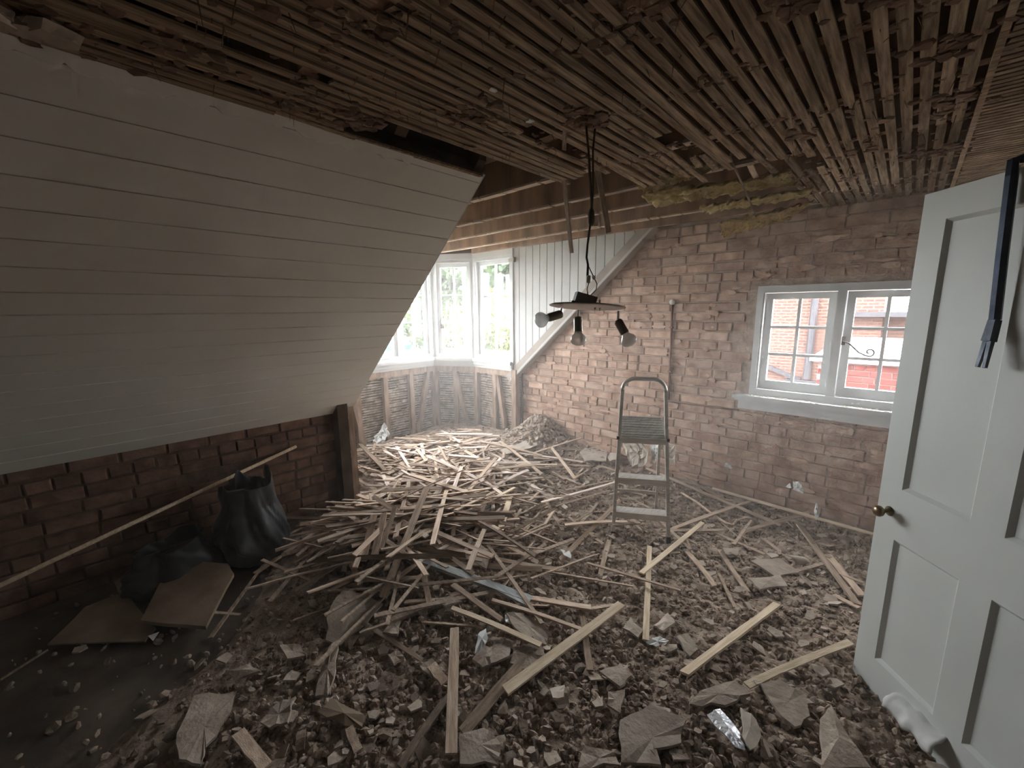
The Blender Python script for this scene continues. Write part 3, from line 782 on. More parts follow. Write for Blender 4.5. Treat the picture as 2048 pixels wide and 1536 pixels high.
# ------------------------------------------------------------------ insulation wool pulled down between the joists
def wool(pts, drop, mt, label, seed, thick=.045):
    # pts: quad of world corners (a0,a1 along the top edge, b1,b0 along the lower edge)
    a0, a1, b1, b0 = [Vector(p) for p in pts]; nu, nv = 34, 12; random.seed(seed)
    V = []; Fs = []
    for side in (1, -1):
        for j in range(nv+1):
            for i in range(nu+1):
                u, v = i/nu, j/nv
                rag = .10*float(vnoise(i*.45+seed, side*0+2.5))
                v2 = v*(1-rag*1.6) if j > nv*.6 else v
                p = (a0*(1-u)+a1*u)*(1-v2)+(b0*(1-u)+b1*u)*v2
                sg = -drop*math.sin(math.pi*v)*(.5+float(vnoise(i*.3+seed, j*.3)))
                nz = (float(vnoise(i*.8+seed*3, j*.8+side*7))-.5)*.045
                V.append((p.x+nz*.5, p.y+side*thick/2*math.sin(math.pi*min(max(u, .04), .96))**.4+nz*.4, p.z+sg+nz*.9+side*thick*.25))
    N = (nu+1)*(nv+1)
    for j in range(nv):
        for i in range(nu):
            a = j*(nu+1)+i; Fs.append((a, a+1, a+nu+2, a+nu+1)); Fs.append((N+a, N+a+nu+1, N+a+nu+2, N+a+1))
    for i in range(nu):
        Fs.append((i, N+i, N+i+1, i+1)); q = nv*(nu+1)+i; Fs.append((q, q+1, N+q+1, N+q))
    for j in range(nv):
        q = j*(nu+1); Fs.append((q, q+nu+1, N+q+nu+1, N+q)); q += nu; Fs.append((q, N+q, N+q+nu+1, q+nu+1))
    b = MB(); b.add(V, Fs); o = b.build('insulation_wool', mt, smooth=True, org=tuple((a0+a1)/2)); tag(o, label, 'insulation', 'torn insulation batts'); return o
wool([hpt(1272, 372, 2.36), hpt(1465, 305, 2.36), hpt(1455, 332, 2.34), hpt(1300, 385, 2.34)], .004, 'wool', 'yellow insulation strip tucked along the broken lath edge', 3, .025)
wool([hpt(1285, 388, 2.5), hpt(1580, 345, 2.6), hpt(1600, 366, 2.62), hpt(1320, 412, 2.55)], .01, 'wool', 'wide yellow insulation batt sagging between two joists', 8, .035)
wool([hpt(1400, 412, 2.95), hpt(1625, 378, 2.98), hpt(1615, 392, 3.0), hpt(1420, 425, 2.98)], .006, 'wool', 'narrow yellow insulation strip in front of the gable wall', 13, .025)
wool([hpt(1440, 446, 3.35), hpt(1628, 402, 3.4), hpt(1570, 440, 3.4), hpt(1450, 474, 3.4)], .01, 'wool_brown', 'brownish insulation flap hanging lowest against the gable bricks', 19, .03)
random.seed(33)

# ------------------------------------------------------------------ pipe and cable on the gable wall
p0 = at(1345, 605, 1, D-.012); p1 = at(1337, 800, 1, D-.012)
cp = empty('wall_conduit', tuple(p1)); tag(cp, 'brown vertical pipe on the gable bricks ending in a round cap', 'pipe')
b = MB(); b.tube([p1, p0], .0095, 10); b.build('pipe', 'copper', cp, True)
b = MB(); b.lathe((p0[0], D, p0[2]+.005), (0, -1, 0), [(.001, 0), (.024, 0), (.026, .01), (.024, .028), (.014, .034), (.001, .035)], 18); b.build('end_cap', 'connector', cp, True)
for f_ in (.3, .75):
    q = Vector(p1).lerp(Vector(p0), f_); b = MB(); b.box(q.x-.016, q.x+.016, D-.026, D, q.z-.006, q.z+.006); b.build('clip', 'copper', cp)
b = MB(); b.tube([at(*q, 1, D-.008) for q in ((1312, 797), (1325, 802), (1352, 805), (1400, 811), (1440, 816), (1478, 820))], .006, 6)
tag(b.build('wall_cable', 'copper', smooth=True, org=tuple(at(1400, 811, 1, D-.008))), 'thin cable running along a brick course towards the gable window', 'cable')

# ------------------------------------------------------------------ stepladder
fl, fr = gpt(1225, 1066, .005), gpt(1337, 1086, .005)
base = Vector((fl+fr)/2); lx = Vector((fr[0]-fl[0], fr[1]-fl[1], 0)).normalized(); lb = Vector((-lx.y, lx.x, 0)); ln_ = R(12)
upv = lb*math.sin(ln_) + Vector((0, 0, math.cos(ln_)))
lad = empty('stepladder', (base.x, base.y, base.z)); tag(lad, 'aluminium three-tread stepladder with a hoop handrail standing in the rubble', 'stepladder')
W0, W1, HT = .372, .285, 1.125
def lp(s_, h, d=0): return base + lx*s_ + upv*h + lb*d
def half(h): return (W0 + (W1-W0)*h/HT)/2
for sg in (-1, 1):
    b = MB(); b.beam(lp(sg*W0/2, 0), lp(sg*half(HT-.10), HT-.10), .022, .034, up=lb); b.build('rail', 'aluminium', lad)
    b = MB(); b.beam(lp(sg*W0/2, -.012), lp(sg*half(.03), .03), .027, .039, up=lb); b.build('foot', 'rubber', lad)
hp = []
hw = half(HT-.1)
for k in range(9):
    t = math.pi - k*(math.pi/2)/8; hp.append((-hw+.085+.085*math.cos(t), HT-.1+.085*math.sin(t)))
hp += [(-a, c) for a, c in hp[::-1]]
b = MB(); b.tube([lp(a, c) for a, c in hp], .0145, 10); b.build('hoop', 'aluminium', lad, True)
for h, dp in ((.17, .085), (.41, .085)):
    b = MB(); w_ = half(h)-.008; c = base+upv*h
    b.hexa([c+lx*(sx*w_)+lb*d+Vector((0, 0, z)) for z in (-.028, 0) for sx, d in ((-1, -.012), (1, -.012), (1, dp), (-1, dp))]); t_ = b.build('tread', 'tread', lad)
    b = MB(); b.beam(c+lx*(-w_)+lb*-.014+Vector((0, 0, -.018)), c+lx*w_+lb*-.014+Vector((0, 0, -.018)), .006, .042, up=Vector((0, 0, 1))); b.build('nosing', 'aluminium', t_)
h = .69; w_ = half(h)-.006; c = base+upv*h
TL = .52
b = MB(); b.hexa([c+lx*(sx*w_)+lb*d+Vector((0, 0, z+TL*(d+.02))) for z in (-.02, .004) for sx, d in ((-1, -.02), (1, -.02), (1, .19), (-1, .19))]); pf = b.build('platform', 'tread', lad)
for k in range(9):
    d = -.005+k*.023; b = MB(); b.beam(c+lx*(-w_+.01)+lb*d+Vector((0, 0, .006+TL*(d+.02))), c+lx*(w_-.01)+lb*d+Vector((0, 0, .006+TL*(d+.02))), .006, .004); b.build('rib', 'tread', pf)
b = MB(); b.beam(c+lx*-w_+lb*-.024+Vector((0, 0, -.01)), c+lx*w_+lb*-.024+Vector((0, 0, -.01)), .008, .04); b.build('platform_edge', 'aluminium', pf)
for sg in (-1, 1):
    p_t = c+lx*(sg*(w_-.015))+lb*.16; p_b = base+lx*(sg*W0*.43)+lb*.46; p_b.z = float(ground(p_b.x, p_b.y))+.0
    b = MB(); b.beam(p_b, p_t, .02, .026, up=lb); b.build('rear_leg', 'aluminium', lad)
    b = MB(); b.beam(lp(sg*half(.5), .5)+lb*.0, c+lx*(sg*w_)+lb*.12-Vector((0, 0, .02)), .006, .018); b.build('stay', 'aluminium', lad)
    b = MB(); b.lathe(lp(sg*(half(h)), h)-lb*.012, lx*sg, [(.001, 0), (.012, 0), (.012, .018), (.001, .018)], 10); b.build('pivot', 'rubber', lad)
rb = base+lb*.42; 
b = MB(); b.beam(rb+lx*-.15+Vector((0, 0, .16)), rb+lx*.15+Vector((0, 0, .16)), .014, .02); b.build('rear_brace', 'aluminium', lad)

# ------------------------------------------------------------------ rubble sacks, pole, boards by the knee wall
def sack(name, c, rx, ry, H, peaks, mt, label, seed, ang=0.0):
    nt_, nh = 84, 44; V = []; Fs = []
    for j in range(nh+1):
        t = j/nh
        for i in range(nt_):
            a = 2*math.pi*i/nt_
            prof = (.80+.30*math.sin(math.pi*min(t*1.35, 1)**.8)) * (1-.13*float(sst(.45, 1, t)))
            fold = 1 + .42*float(sst(.10, .9, t))*(abs(math.sin(1.5*a+seed+.7*t))-.62) + .13*float(sst(.15, .8, t))*(abs(math.sin(3.5*a+2*seed+2.2*t))-.6) + .20*(float(vnoise(4*math.cos(a)+seed+9, 4*math.sin(a)+t*6+9))-.5) + .12*(float(vnoise(9*math.cos(a)+seed+30, 9*math.sin(a)+t*10+30))-.5)
            h = H*t*(1 + float(sst(.5, 1, t))*sum(k_*math.exp(-((math.atan2(math.sin(a-p_), math.cos(a-p_)))/.35)**2) for p_, k_ in peaks))
            rr = prof*fold
            if t < .06: rr *= .86+2.3*t
            x_, y_ = rr*rx*math.cos(a), rr*ry*math.sin(a)
            V.append((c[0]+x_*math.cos(ang)-y_*math.sin(ang), c[1]+x_*math.sin(ang)+y_*math.cos(ang), c[2]+h))
    for j in range(nh):
        for i in range(nt_):
            i2 = (i+1) % nt_; Fs.append((j*nt_+i, j*nt_+i2, (j+1)*nt_+i2, (j+1)*nt_+i))
    Fs.append(tuple(range(nt_-1, -1, -1)))
    # contents inside, below the rim
    k0 = len(V); jr = int(nh*.72)
    for i in range(nt_):
        q = V[jr*nt_+i]; V.append((c[0]+(q[0]-c[0])*.97, c[1]+(q[1]-c[1])*.97, c[2]+H*.66+.02*random.random()))
    Fs.append(tuple(range(k0, k0+nt_)))
    b = MB(); b.add(V, Fs); o = b.build(name, mt, smooth=True, org=tuple(c))
    md = o.modifiers.new('thick', 'SOLIDIFY'); md.thickness = .004
    return tag(o, label, 'sack')
q = at(492, 1128, 2, .02)
sack('rubble_sack', (q[0]-.06, q[1]+.08, .005), .20, .17, .53, ((-2.2, .05), (.35, .24), (2.6, .14)), 'black_plastic', 'open black plastic rubble sack with folded rim before the knee wall', 1.3, R(40))
q = at(330, 1110, 2, .02)
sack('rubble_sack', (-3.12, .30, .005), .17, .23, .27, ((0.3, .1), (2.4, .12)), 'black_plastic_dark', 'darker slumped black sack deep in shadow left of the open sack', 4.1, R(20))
pr = at(592, 893, 0, XK+.03); pl_ = at(0, 1171, 0, -3.02)
pr, pl_ = Vector(pr), Vector(pl_); dd = (pl_-pr)/(pr.z-pl_.z); p_end = pr + dd*(pr.z-.03) if pr.z > pl_.z else pl_
if p_end.y < -1.2: p_end = pr.lerp(p_end, (pr.y+1.2)/(pr.y-p_end.y))
b = MB(); b.tube([pr, p_end], .0115, 10); tag(b.build('wooden_pole', 'lath_fresh', smooth=True, org=tuple(p_end)), 'long thin wooden pole leaning low along the knee wall', 'pole')

def slab(name, pxs, zc, thick, mt, label, cat, jag=0, tilt=None, dz=0.0):
    P = []
    for i, (a, c) in enumerate(pxs):
        z_ = zc + (tilt[i] if tilt else 0)
        P.append(at(a, c, 2, z_))
    P = [Vector(p) for p in P]
    if jag:
        Q = []
        for i, p in enumerate(P):
            n_ = P[(i+1) % len(P)]; Q.append(p)
            for k_ in (.3, .6): Q.append(p.lerp(n_, k_)+Vector((random.uniform(-jag, jag), random.uniform(-jag, jag), 0)))
        P = Q
    c_ = sum(P, Vector())/len(P)
    b = MB(); b.prism(P, thick, (0, 0, 1)); o = b.build(name, mt, org=(c_.x, c_.y, min(p.z for p in P)-thick/2)); return tag(o, label, cat)
slab('board_offcut', ((340, 1122), (455, 1130), (468, 1150), (412, 1256), (282, 1244)), .10, .02, 'board', 'thick brown board offcut lying flat in front of the black sack', 'board', .006, (.05, .05, .04, -.03, -.03))
slab('board_offcut', ((170, 1215), (250, 1185), (312, 1258), (290, 1284), (95, 1290)), .045, .008, 'board', 'thin dark sheet of board at the shadowy floor edge', 'board', .006, (.02, .02, -.01, -.015, -.015))
slab('board_offcut', ((228, 1165), (265, 1150), (296, 1160), (292, 1180), (240, 1187)), .10, .015, 'board', 'small brown board scrap beside the larger offcut', 'board', .004)
slab('paper_scrap', ((296, 1272), (318, 1264), (306, 1282)), .055, .002, 'paper_white', 'tiny white folded scrap at the corner of the dark sheet', 'paper')
b = MB(); b.tube([at(95, 1300, 2, .03), at(0, 1360, 2, .03)], .006, 6); tag(b.build('floor_stick', 'lath_dark', org=tuple(at(50, 1330, 2, .03))), 'thin dark stick in the shadow at the left edge', 'stick')

# ------------------------------------------------------------------ rubble bed and loose debris
nx_, ny_ = 330, 315
gx = np.linspace(-4.52, .55, nx_); gy = np.linspace(YB+.2, 3.745, ny_)
GX, GY = np.meshgrid(gx, gy, indexing='ij')
GZ = ground(GX, GY) + rub(GX, GY)*(.022*(vnoise(GX*22, GY*22)-.5) + .016*(vnoise(GX*47+9, GY*47)-.5)) + .004*(vnoise(GX*31, GY*31)-.5)
inside = (GX > -3.42) | ((GY > 1.66) & (GY < 3.62))
GZ = GZ - .03*(1-sst(.02, .16, rub(GX, GY)+.10*vnoise(GX*3, GY*3)-.03))
V = np.stack([GX, GY, np.where(inside, GZ, -.01)], -1).reshape(-1, 3)
ii, jj = np.meshgrid(np.arange(nx_-1), np.arange(ny_-1), indexing='ij'); a = (ii*ny_+jj).ravel()
Fq = np.stack([a, a+ny_, a+ny_+1, a+1], -1)
o = bpy.data.objects.new('rubble_bed', fast_mesh('rubble_bed', V, Fq, 'rubble', True)); COL.objects.link(o)
tag(o, 'bed of crumbled plaster dust and grit spread over the whole floor', 'rubble', kind='stuff')

# icosahedron lumps
ph = (1+5**.5)/2
ICO = np.array([(-1, ph, 0), (1, ph, 0), (-1, -ph, 0), (1, -ph, 0), (0, -1, ph), (0, 1, ph), (0, -1, -ph), (0, 1, -ph), (ph, 0, -1), (ph, 0, 1), (-ph, 0, -1), (-ph, 0, 1)])/math.hypot(1, ph)
IFC = np.array([(0, 11, 5), (0, 5, 1), (0, 1, 7), (0, 7, 10), (0, 10, 11), (1, 5, 9), (5, 11, 4), (11, 10, 2), (10, 7, 6), (7, 1, 8), (3, 9, 4), (3, 4, 2), (3, 2, 6), (3, 6, 8), (3, 8, 9), (4, 9, 5), (2, 4, 11), (6, 2, 10), (8, 6, 7), (9, 8, 1)])
def rand_rot(n):
    q = RNG.normal(size=(n, 4)); q /= np.linalg.norm(q, axis=1, keepdims=True); w_, x_, y_, z_ = q.T
    return np.stack([1-2*(y_*y_+z_*z_), 2*(x_*y_-z_*w_), 2*(x_*z_+y_*w_), 2*(x_*y_+z_*w_), 1-2*(x_*x_+z_*z_), 2*(y_*z_-x_*w_), 2*(x_*z_-y_*w_), 2*(y_*z_+x_*w_), 1-2*(x_*x_+y_*y_)], -1).reshape(-1, 3, 3)
def scatter(n, near):
    P = []
    while len(P) < n:
        if near:   # by area seen from above the viewer's feet
            r_ = .9 + 3.4*RNG.random()**1.1; t = R(-43.2) + R(62)*(RNG.random()*2-1); x, y = r_*math.sin(t), r_*math.cos(t)
        else: x, y = RNG.uniform(-4.45, .5), RNG.uniform(.2, 3.7)
        if y > 3.71 or x > .5 or (x < -3.38 and not (1.72 < y < 3.55)) or x < -4.48: continue
        if RNG.random() > .06+.94*float(rub(x, y)): continue
        if x + y*.0 > .05 and y < 1.9 and x > .9*(2.178-y)-.02: continue
        P.append((x, y))
    return np.array(P)
def chunks(n, smin, smax, near, seedpow=2.2):
    P = scatter(n, near); s_ = smin + (smax-smin)*RNG.random(n)**seedpow
    ax3 = np.stack([s_, s_*RNG.uniform(.55, 1, n), s_*RNG.uniform(.3, .8, n)], -1)
    V = ICO[None]*RNG.uniform(.72, 1.2, (n, 12, 1))*ax3[:, None, :]
    V = np.einsum('nij,nkj->nki', rand_rot(n), V)
    z = ground(P[:, 0], P[:, 1]) + s_*RNG.uniform(-.1, .45, n)
    V += np.stack([P[:, 0], P[:, 1], z], -1)[:, None, :]
    Fc = IFC[None] + (np.arange(n)*12)[:, None, None]
    return V.reshape(-1, 3), Fc.reshape(-1, 3)
def heap_chunks(n):
    P = np.stack([RNG.normal(-2.93, .22, n), np.minimum(RNG.normal(3.52, .16, n), 3.70)], -1); s_ = RNG.uniform(.008, .05, n)**1.0*RNG.uniform(.4, 1, n)
    V = ICO[None]*RNG.uniform(.72, 1.2, (n, 12, 1))*np.stack([s_, s_*RNG.uniform(.55, 1, n), s_*RNG.uniform(.3, .8, n)], -1)[:, None, :]
    V = np.einsum('nij,nkj->nki', rand_rot(n), V) + np.stack([P[:, 0], P[:, 1], ground(P[:, 0], P[:, 1])+s_*.3], -1)[:, None, :]
    return V.reshape(-1, 3), (IFC[None]+(np.arange(n)*12)[:, None, None]).reshape(-1, 3)
v3, f3 = heap_chunks(700)
o = bpy.data.objects.new('corner_heap', fast_mesh('corner_heap', v3, f3, 'plaster')); COL.objects.link(o)
tag(o, 'heap of broken plaster in the corner where bay and gable wall meet', 'rubble', kind='stuff')
v1, f1 = chunks(26000, .005, .025, True); v2, f2 = chunks(9000, .005, .022, False); 
o = bpy.data.objects.new('rubble_crumbs', fast_mesh('rubble_crumbs', np.vstack([v1, v2]), np.vstack([f1, f2+len(v1)]), 'lump')); COL.objects.link(o)
tag(o, 'countless small crumbs of broken plaster strewn over the floor', 'rubble', kind='stuff')
# thin chips
def chips(n, smin, smax):
    P = scatter(n, True); V = []; Fq_ = []
    for i, (x, y) in enumerate(P):
        s_ = smin+(smax-smin)*random.random()**2; z = float(ground(x, y))+.012+.012*random.random(); tx, ty = random.gauss(0, .3), random.gauss(0, .3)
        k0 = len(V); n_ = 5; tt = sorted(random.uniform(0, 6.28) for _ in range(n_)); th = .004
        tt = [2*math.pi*k_/n_+random.uniform(-.4, .4) for k_ in range(n_)]; rr = [s_*random.uniform(.55, 1.1) for _ in range(n_)]
        for sgn in (-1, 1):
            for t, r_ in zip(tt, rr): dx, dy = r_*math.cos(t), r_*math.sin(t); V.append((x+dx, y+dy, z+tx*dx+ty*dy+sgn*th))
        Fq_.append(tuple(range(k0+n_-1, k0-1, -1))); Fq_.append(tuple(range(k0+n_, k0+2*n_)))
        for k_ in range(n_): Fq_.append((k0+k_, k0+(k_+1) % n_, k0+n_+(k_+1) % n_, k0+n_+k_))
    b = MB(); b.add(V, Fq_); return b
tag(chips(900, .015, .045).build('plaster_chips', 'plaster'), 'scattered thin chips of wall plaster among the rubble', 'rubble', kind='stuff')
# the 300 largest lumps, one object each
LM = []
for k in range(12):
    v = ICO*RNG.uniform(.7, 1.2, (12, 1))*np.array([1, RNG.uniform(.6, .95), RNG.uniform(.4, .7)])
    LM.append(fast_mesh('plaster_lump', v, IFC, 'lump'))
P = scatter(300, True)
for x, y in P:
    s_ = random.uniform(.018, .036); o = inst('plaster_lump', random.choice(LM), Matrix.Translation((x, y, float(ground(x, y))+s_*.25)) @ Matrix.Rotation(random.uniform(0, 6.3), 4, 'Z') @ Matrix.Rotation(random.gauss(0, .4), 4, 'X') @ Matrix.Diagonal((s_, s_, s_, 1)))
    v_ = np.array([x, y, .05])-CAM; zz_ = v_@_F; mx_, my_ = 1024+FPX*(v_@CR)/zz_, 768-FPX*(v_@CU)/zz_
    where = ('at the bottom edge ' if my_ > 1440 else 'in the foreground ' if my_ > 1280 else 'in mid floor ' if my_ > 1080 else 'on the far floor ') + ('far left' if mx_ < 500 else 'below the lath heap' if mx_ < 850 else 'left of the notched lath' if mx_ < 1100 else 'beneath the stepladder side' if mx_ < 1350 else 'left of the door' if mx_ < 1600 else 'close to the door')
    tag(o, '%s lump of plaster rubble %s' % ('small' if s_ < .024 else 'large' if s_ > .030 else 'middling', where), 'plaster', 'larger plaster lumps in the rubble')

# ------------------------------------------------------------------ plaster sheets and scraps picked out in the photograph
def flake(pxs, label, mt='plaster', thick=.011, dz=.03, tilt=0.12, curl=0.0, cat='plaster', name='plaster_sheet', ends=None):
    P = []
    for i, (a, c) in enumerate(pxs):
        g = gpt(a, c, dz + (ends[i] if ends else 0)); P.append(Vector(g))
    c_ = sum(P, Vector())/len(P)
    # flatten to a gently tilted plane, then roughen the outline
    if not ends:
        tx, ty = random.gauss(0, tilt), random.gauss(0, tilt)
        P = [Vector((p.x, p.y, c_.z+tx*(p.x-c_.x)+ty*(p.y-c_.y))) for p in P]
    Q = []
    for i, p in enumerate(P):
        n_ = P[(i+1) % len(P)]; L = (n_-p).length; Q.append(p)
        for k_ in (.33, .66): Q.append(p.lerp(n_, k_)+Vector((random.gauss(0, L*.035), random.gauss(0, L*.035), random.gauss(0, .003))))
    nrm = Vector()
    for i in range(len(P)): nrm += (P[i]-c_).cross(P[(i+1) % len(P)]-c_)
    nrm.normalize()
    if nrm.z < 0: nrm = -nrm
    # top and bottom as fans round a raised centre so that the sheet can curl
    n = len(Q); b = MB(); cc = c_ + Vector((0, 0, curl))
    vs_ = [q_-nrm*thick/2 for q_ in Q]+[q_+nrm*thick/2 for q_ in Q]+[cc-nrm*thick/2, cc+nrm*thick/2]
    fs = [((i+1) % n, i, 2*n) for i in range(n)]+[(n+i, n+(i+1) % n, 2*n+1) for i in range(n)]+[(i, (i+1) % n, n+(i+1) % n, n+i) for i in range(n)]
    b.add(vs_, fs); o = b.build(name, mt, org=(c_.x, c_.y, min(v_.z for v_ in vs_))); return tag(o, label, cat)
FL = [
 (((690, 1186), (766, 1200), (735, 1238), (680, 1284), (651, 1281), (664, 1222)), 'large smooth plaster sheet at the foot of the lath heap', 'plaster'),
 (((660, 1300), (676, 1290), (671, 1345), (655, 1382), (630, 1385), (640, 1348)), 'long narrow plaster shard below the large smooth sheet', 'plaster'),
 (((355, 1478), (388, 1398), (472, 1372), (458, 1418), (412, 1492), (402, 1534), (360, 1530)), 'big dark plaster sheet at bottom left of the rubble', 'plaster'),
 (((520, 1442), (560, 1402), (592, 1396), (576, 1450), (540, 1458)), 'five-sided plaster piece right of the big dark sheet', 'plaster'),
 (((636, 1424), (668, 1400), (728, 1432), (724, 1456), (690, 1452)), 'orange-brown plaster piece with torn paper on its edge', 'board'),
 (((944, 1322), (965, 1296), (985, 1294), (985, 1324), (965, 1334)), 'broken plaster piece under the white shiny scrap in the foreground', 'plaster'),
 (((986, 1270), (1022, 1286), (1018, 1318), (982, 1330), (984, 1296)), 'cracked plaster piece leaning beside the white shiny scrap', 'plaster'),
 (((1028, 1300), (1080, 1284), (1090, 1312), (1062, 1342), (1020, 1326)), 'flat grey plaster slab crossed by the curved thin lath', 'plaster'),
 (((1012, 1236), (1046, 1232), (1096, 1250), (1092, 1282), (1030, 1262)), 'dusty plaster sheet behind the curved thin lath', 'plaster'),
 (((1240, 1440), (1302, 1408), (1372, 1440), (1362, 1488), (1300, 1502), (1322, 1534), (1242, 1530)), 'largest plaster sheet at the bottom centre edge', 'plaster'),
 (((918, 1472), (968, 1456), (1002, 1490), (996, 1532), (920, 1532)), 'plaster sheet beneath the upright split lath at the bottom edge', 'plaster'),
 (((1156, 1534), (1170, 1492), (1228, 1508), (1240, 1534)), 'pale plaster sheet cut off by the bottom edge left of the largest sheet', 'plaster'),
 (((1520, 1374), (1560, 1364), (1606, 1390), (1620, 1430), (1590, 1452), (1560, 1430)), 'jagged plaster sheet in front of the lath touching the door', 'plaster'),
 (((1640, 1442), (1662, 1420), (1702, 1482), (1742, 1532), (1642, 1532)), 'dark broad plaster sheet in front of the door foot', 'plaster'),
 (((1216, 1386), (1250, 1382), (1240, 1425), (1214, 1410)), 'upright dark plaster shard left of the largest sheet', 'plaster'),
 (((766, 1272), (790, 1230), (803, 1232), (796, 1282)), 'thin pointed plaster shard in front of the lath heap', 'plaster'),
 (((776, 1310), (795, 1302), (808, 1316), (788, 1330)), 'small five-sided plaster chip left of the upright split lath', 'plaster'),
 (((840, 1332), (864, 1318), (880, 1345), (866, 1358)), 'plaster chunk against the foot of the upright split lath', 'plaster'),
 (((1246, 1256), (1262, 1238), (1286, 1262), (1276, 1276)), 'curled plaster flake left of the notched upright lath', 'plaster'),
 (((1308, 1250), (1336, 1226), (1350, 1250), (1326, 1264)), 'star-shaped plaster flake right of the notched upright lath', 'plaster'),
 (((1352, 1274), (1376, 1270), (1396, 1300), (1380, 1312)), 'ragged plaster piece between the two diagonal laths', 'plaster'),
 (((1444, 1098), (1480, 1095), (1474, 1112), (1450, 1112)), 'little flat plaster tile beyond the two short dark laths', 'plaster'),
 (((1495, 1160), (1560, 1148), (1575, 1170), (1520, 1182)), 'grey plaster sheet half buried near the door edge', 'plaster'),
 (((1500, 1130), (1560, 1118), (1600, 1140), (1550, 1152)), 'grey plaster sheet half buried behind the curled scrap', 'plaster'),
 (((1100, 1376), (1130, 1372), (1128, 1400), (1106, 1398)), 'pale rounded plaster disc in the centre foreground', 'paper_dusty'),
 (((1200, 1340), (1242, 1330), (1262, 1356), (1240, 1378)), 'crinkled plaster scrap right of the long bright lath', 'plaster'),
 (((930, 1110), (960, 1092), (985, 1110), (972, 1134)), 'plaster fragment lying among short laths in mid floor', 'plaster'),
 (((990, 955), (1040, 938), (1062, 955), (1020, 972)), 'tan plaster chunk on top of the laths in the bay mouth', 'board'),
 (((1000, 905), (1050, 878), (1080, 882), (1060, 900), (1012, 912)), 'big plaster sheet lying below the corner heap', 'paper_dusty'),
 (((1160, 905), (1196, 882), (1214, 890), (1212, 922), (1170, 928)), 'pale plaster sheet propped at the gable wall foot', 'paper_dusty'),
 (((1216, 905), (1226, 876), (1246, 882), (1240, 922), (1220, 925)), 'curled plaster sheet standing behind the stepladder', 'paper_dusty'),
 (((1400, 1380), (1470, 1368), (1500, 1396), (1450, 1412), (1380, 1402)), 'long low plaster sheet left of the silver foil scrap', 'plaster'),
 (((870, 1200), (900, 1190), (925, 1205), (890, 1216)), 'small plaster shard under the grey batten', 'plaster'),
 (((455, 1345), (500, 1330), (520, 1342), (470, 1362)), 'dim plaster shard left of the long narrow one', 'plaster'),
 (((560, 1300), (600, 1290), (610, 1305), (575, 1318)), 'dim plaster shard at the dusty edge of the floor', 'plaster'),
]
for pxs, lab, mt in FL:
    far = pxs[0][1] < 1000
    flake(pxs, lab, mt, dz=.035 if not far else .03, curl=random.uniform(-.004, .01))
flake(((1414, 1426), (1440, 1414), (1480, 1468), (1490, 1506), (1470, 1498)), 'silver foil scrap shining among the rubble near the bottom right', 'foil', .003, .05, .1, .008, 'foil', 'foil_scrap')
flake(((1480, 1420), (1512, 1438), (1522, 1470), (1500, 1500), (1484, 1478)), 'torn brown backing sheet beside the silver foil', 'paper_dusty', .006, .045, .15, .01, 'paper', 'paper_scrap')
flake(((956, 1270), (972, 1262), (976, 1278), (966, 1296), (950, 1302)), 'glossy white scrap standing up in the foreground', 'paper_white', .004, .07, .2, .01, 'paper', 'paper_scrap')
flake(((1010, 1232), (1030, 1226), (1024, 1244), (1012, 1246)), 'small white plaster scrap left of the crossing laths', 'paper_white', .005, .05, .2, .0, 'paper', 'paper_scrap')
flake(((1292, 1282), (1320, 1276), (1338, 1284), (1312, 1290)), 'thin white scrap at the foot of the notched lath', 'paper_white', .004, .04, .2, .0, 'paper', 'paper_scrap')
flake(((1120, 1095), (1138, 1100), (1142, 1122), (1128, 1112)), 'white crumpled scrap in the middle of the floor', 'paper_white', .004, .04, .3, .0, 'paper', 'paper_scrap')
flake(((1500, 1355), (1535, 1348), (1540, 1358), (1512, 1372)), 'pale curled scrap between diagonal lath and door', 'paper_dusty', .006, .04, .2, .0, 'paper', 'paper_scrap')
# scraps leaning against the gable wall
def lean(pxs, y, label, mt, thick=.004, name='paper_scrap', cat='paper', dys=None):
    P = [Vector(at(a, c, 1, y-(dys[i] if dys else .0))) for i, (a, c) in enumerate(pxs)]; c_ = sum(P, Vector())/len(P)
    # a crumpled sheet: rings from the outline to the centre, each ring rumpled
    Q = []
    for i, p in enumerate(P):
        n_ = P[(i+1) % len(P)]
        for k_ in range(4): Q.append(p.lerp(n_, k_/4))
    n = len(Q); V = []; Fs = []; sz = max((p-c_).length for p in P)
    for j, f_ in enumerate((1, .75, .5, .25)):
        for i, q_ in enumerate(Q): V.append(c_.lerp(q_, f_*(random.uniform(.86, 1.08) if j == 0 else 1)) + Vector([random.gauss(0, sz*.05) for _ in range(3)]))
    V.append(c_)
    for j in range(3):
        for i in range(n): i2 = (i+1) % n; Fs.append((j*n+i, j*n+i2, (j+1)*n+i2, (j+1)*n+i))
    for i in range(n): Fs.append((3*n+i, 3*n+(i+1) % n, 4*n))
    b = MB(); b.add(V, Fs); o = b.build(name, mt, org=(c_.x, c_.y, min(p.z for p in P))); o.modifiers.new('thick', 'SOLIDIFY').thickness = thick; return tag(o, label, cat)
lean(((1300, 890), (1322, 885), (1318, 918), (1306, 925)), 3.45, 'white torn sheet behind the stepladder platform', 'paper_white', dys=(0, 0, .08, .08))
lean(((1246, 888), (1280, 880), (1300, 900), (1288, 940), (1262, 935)), 3.42, 'dusty wallpaper sheet slumped behind the stepladder', 'paper_dusty', dys=(0, 0, .05, .1, .1))
lean(((1325, 895), (1352, 890), (1350, 925), (1330, 925)), 3.5, 'dusty curled sheet at the wall right of the stepladder', 'paper_dusty', dys=(0, 0, .08, .08))
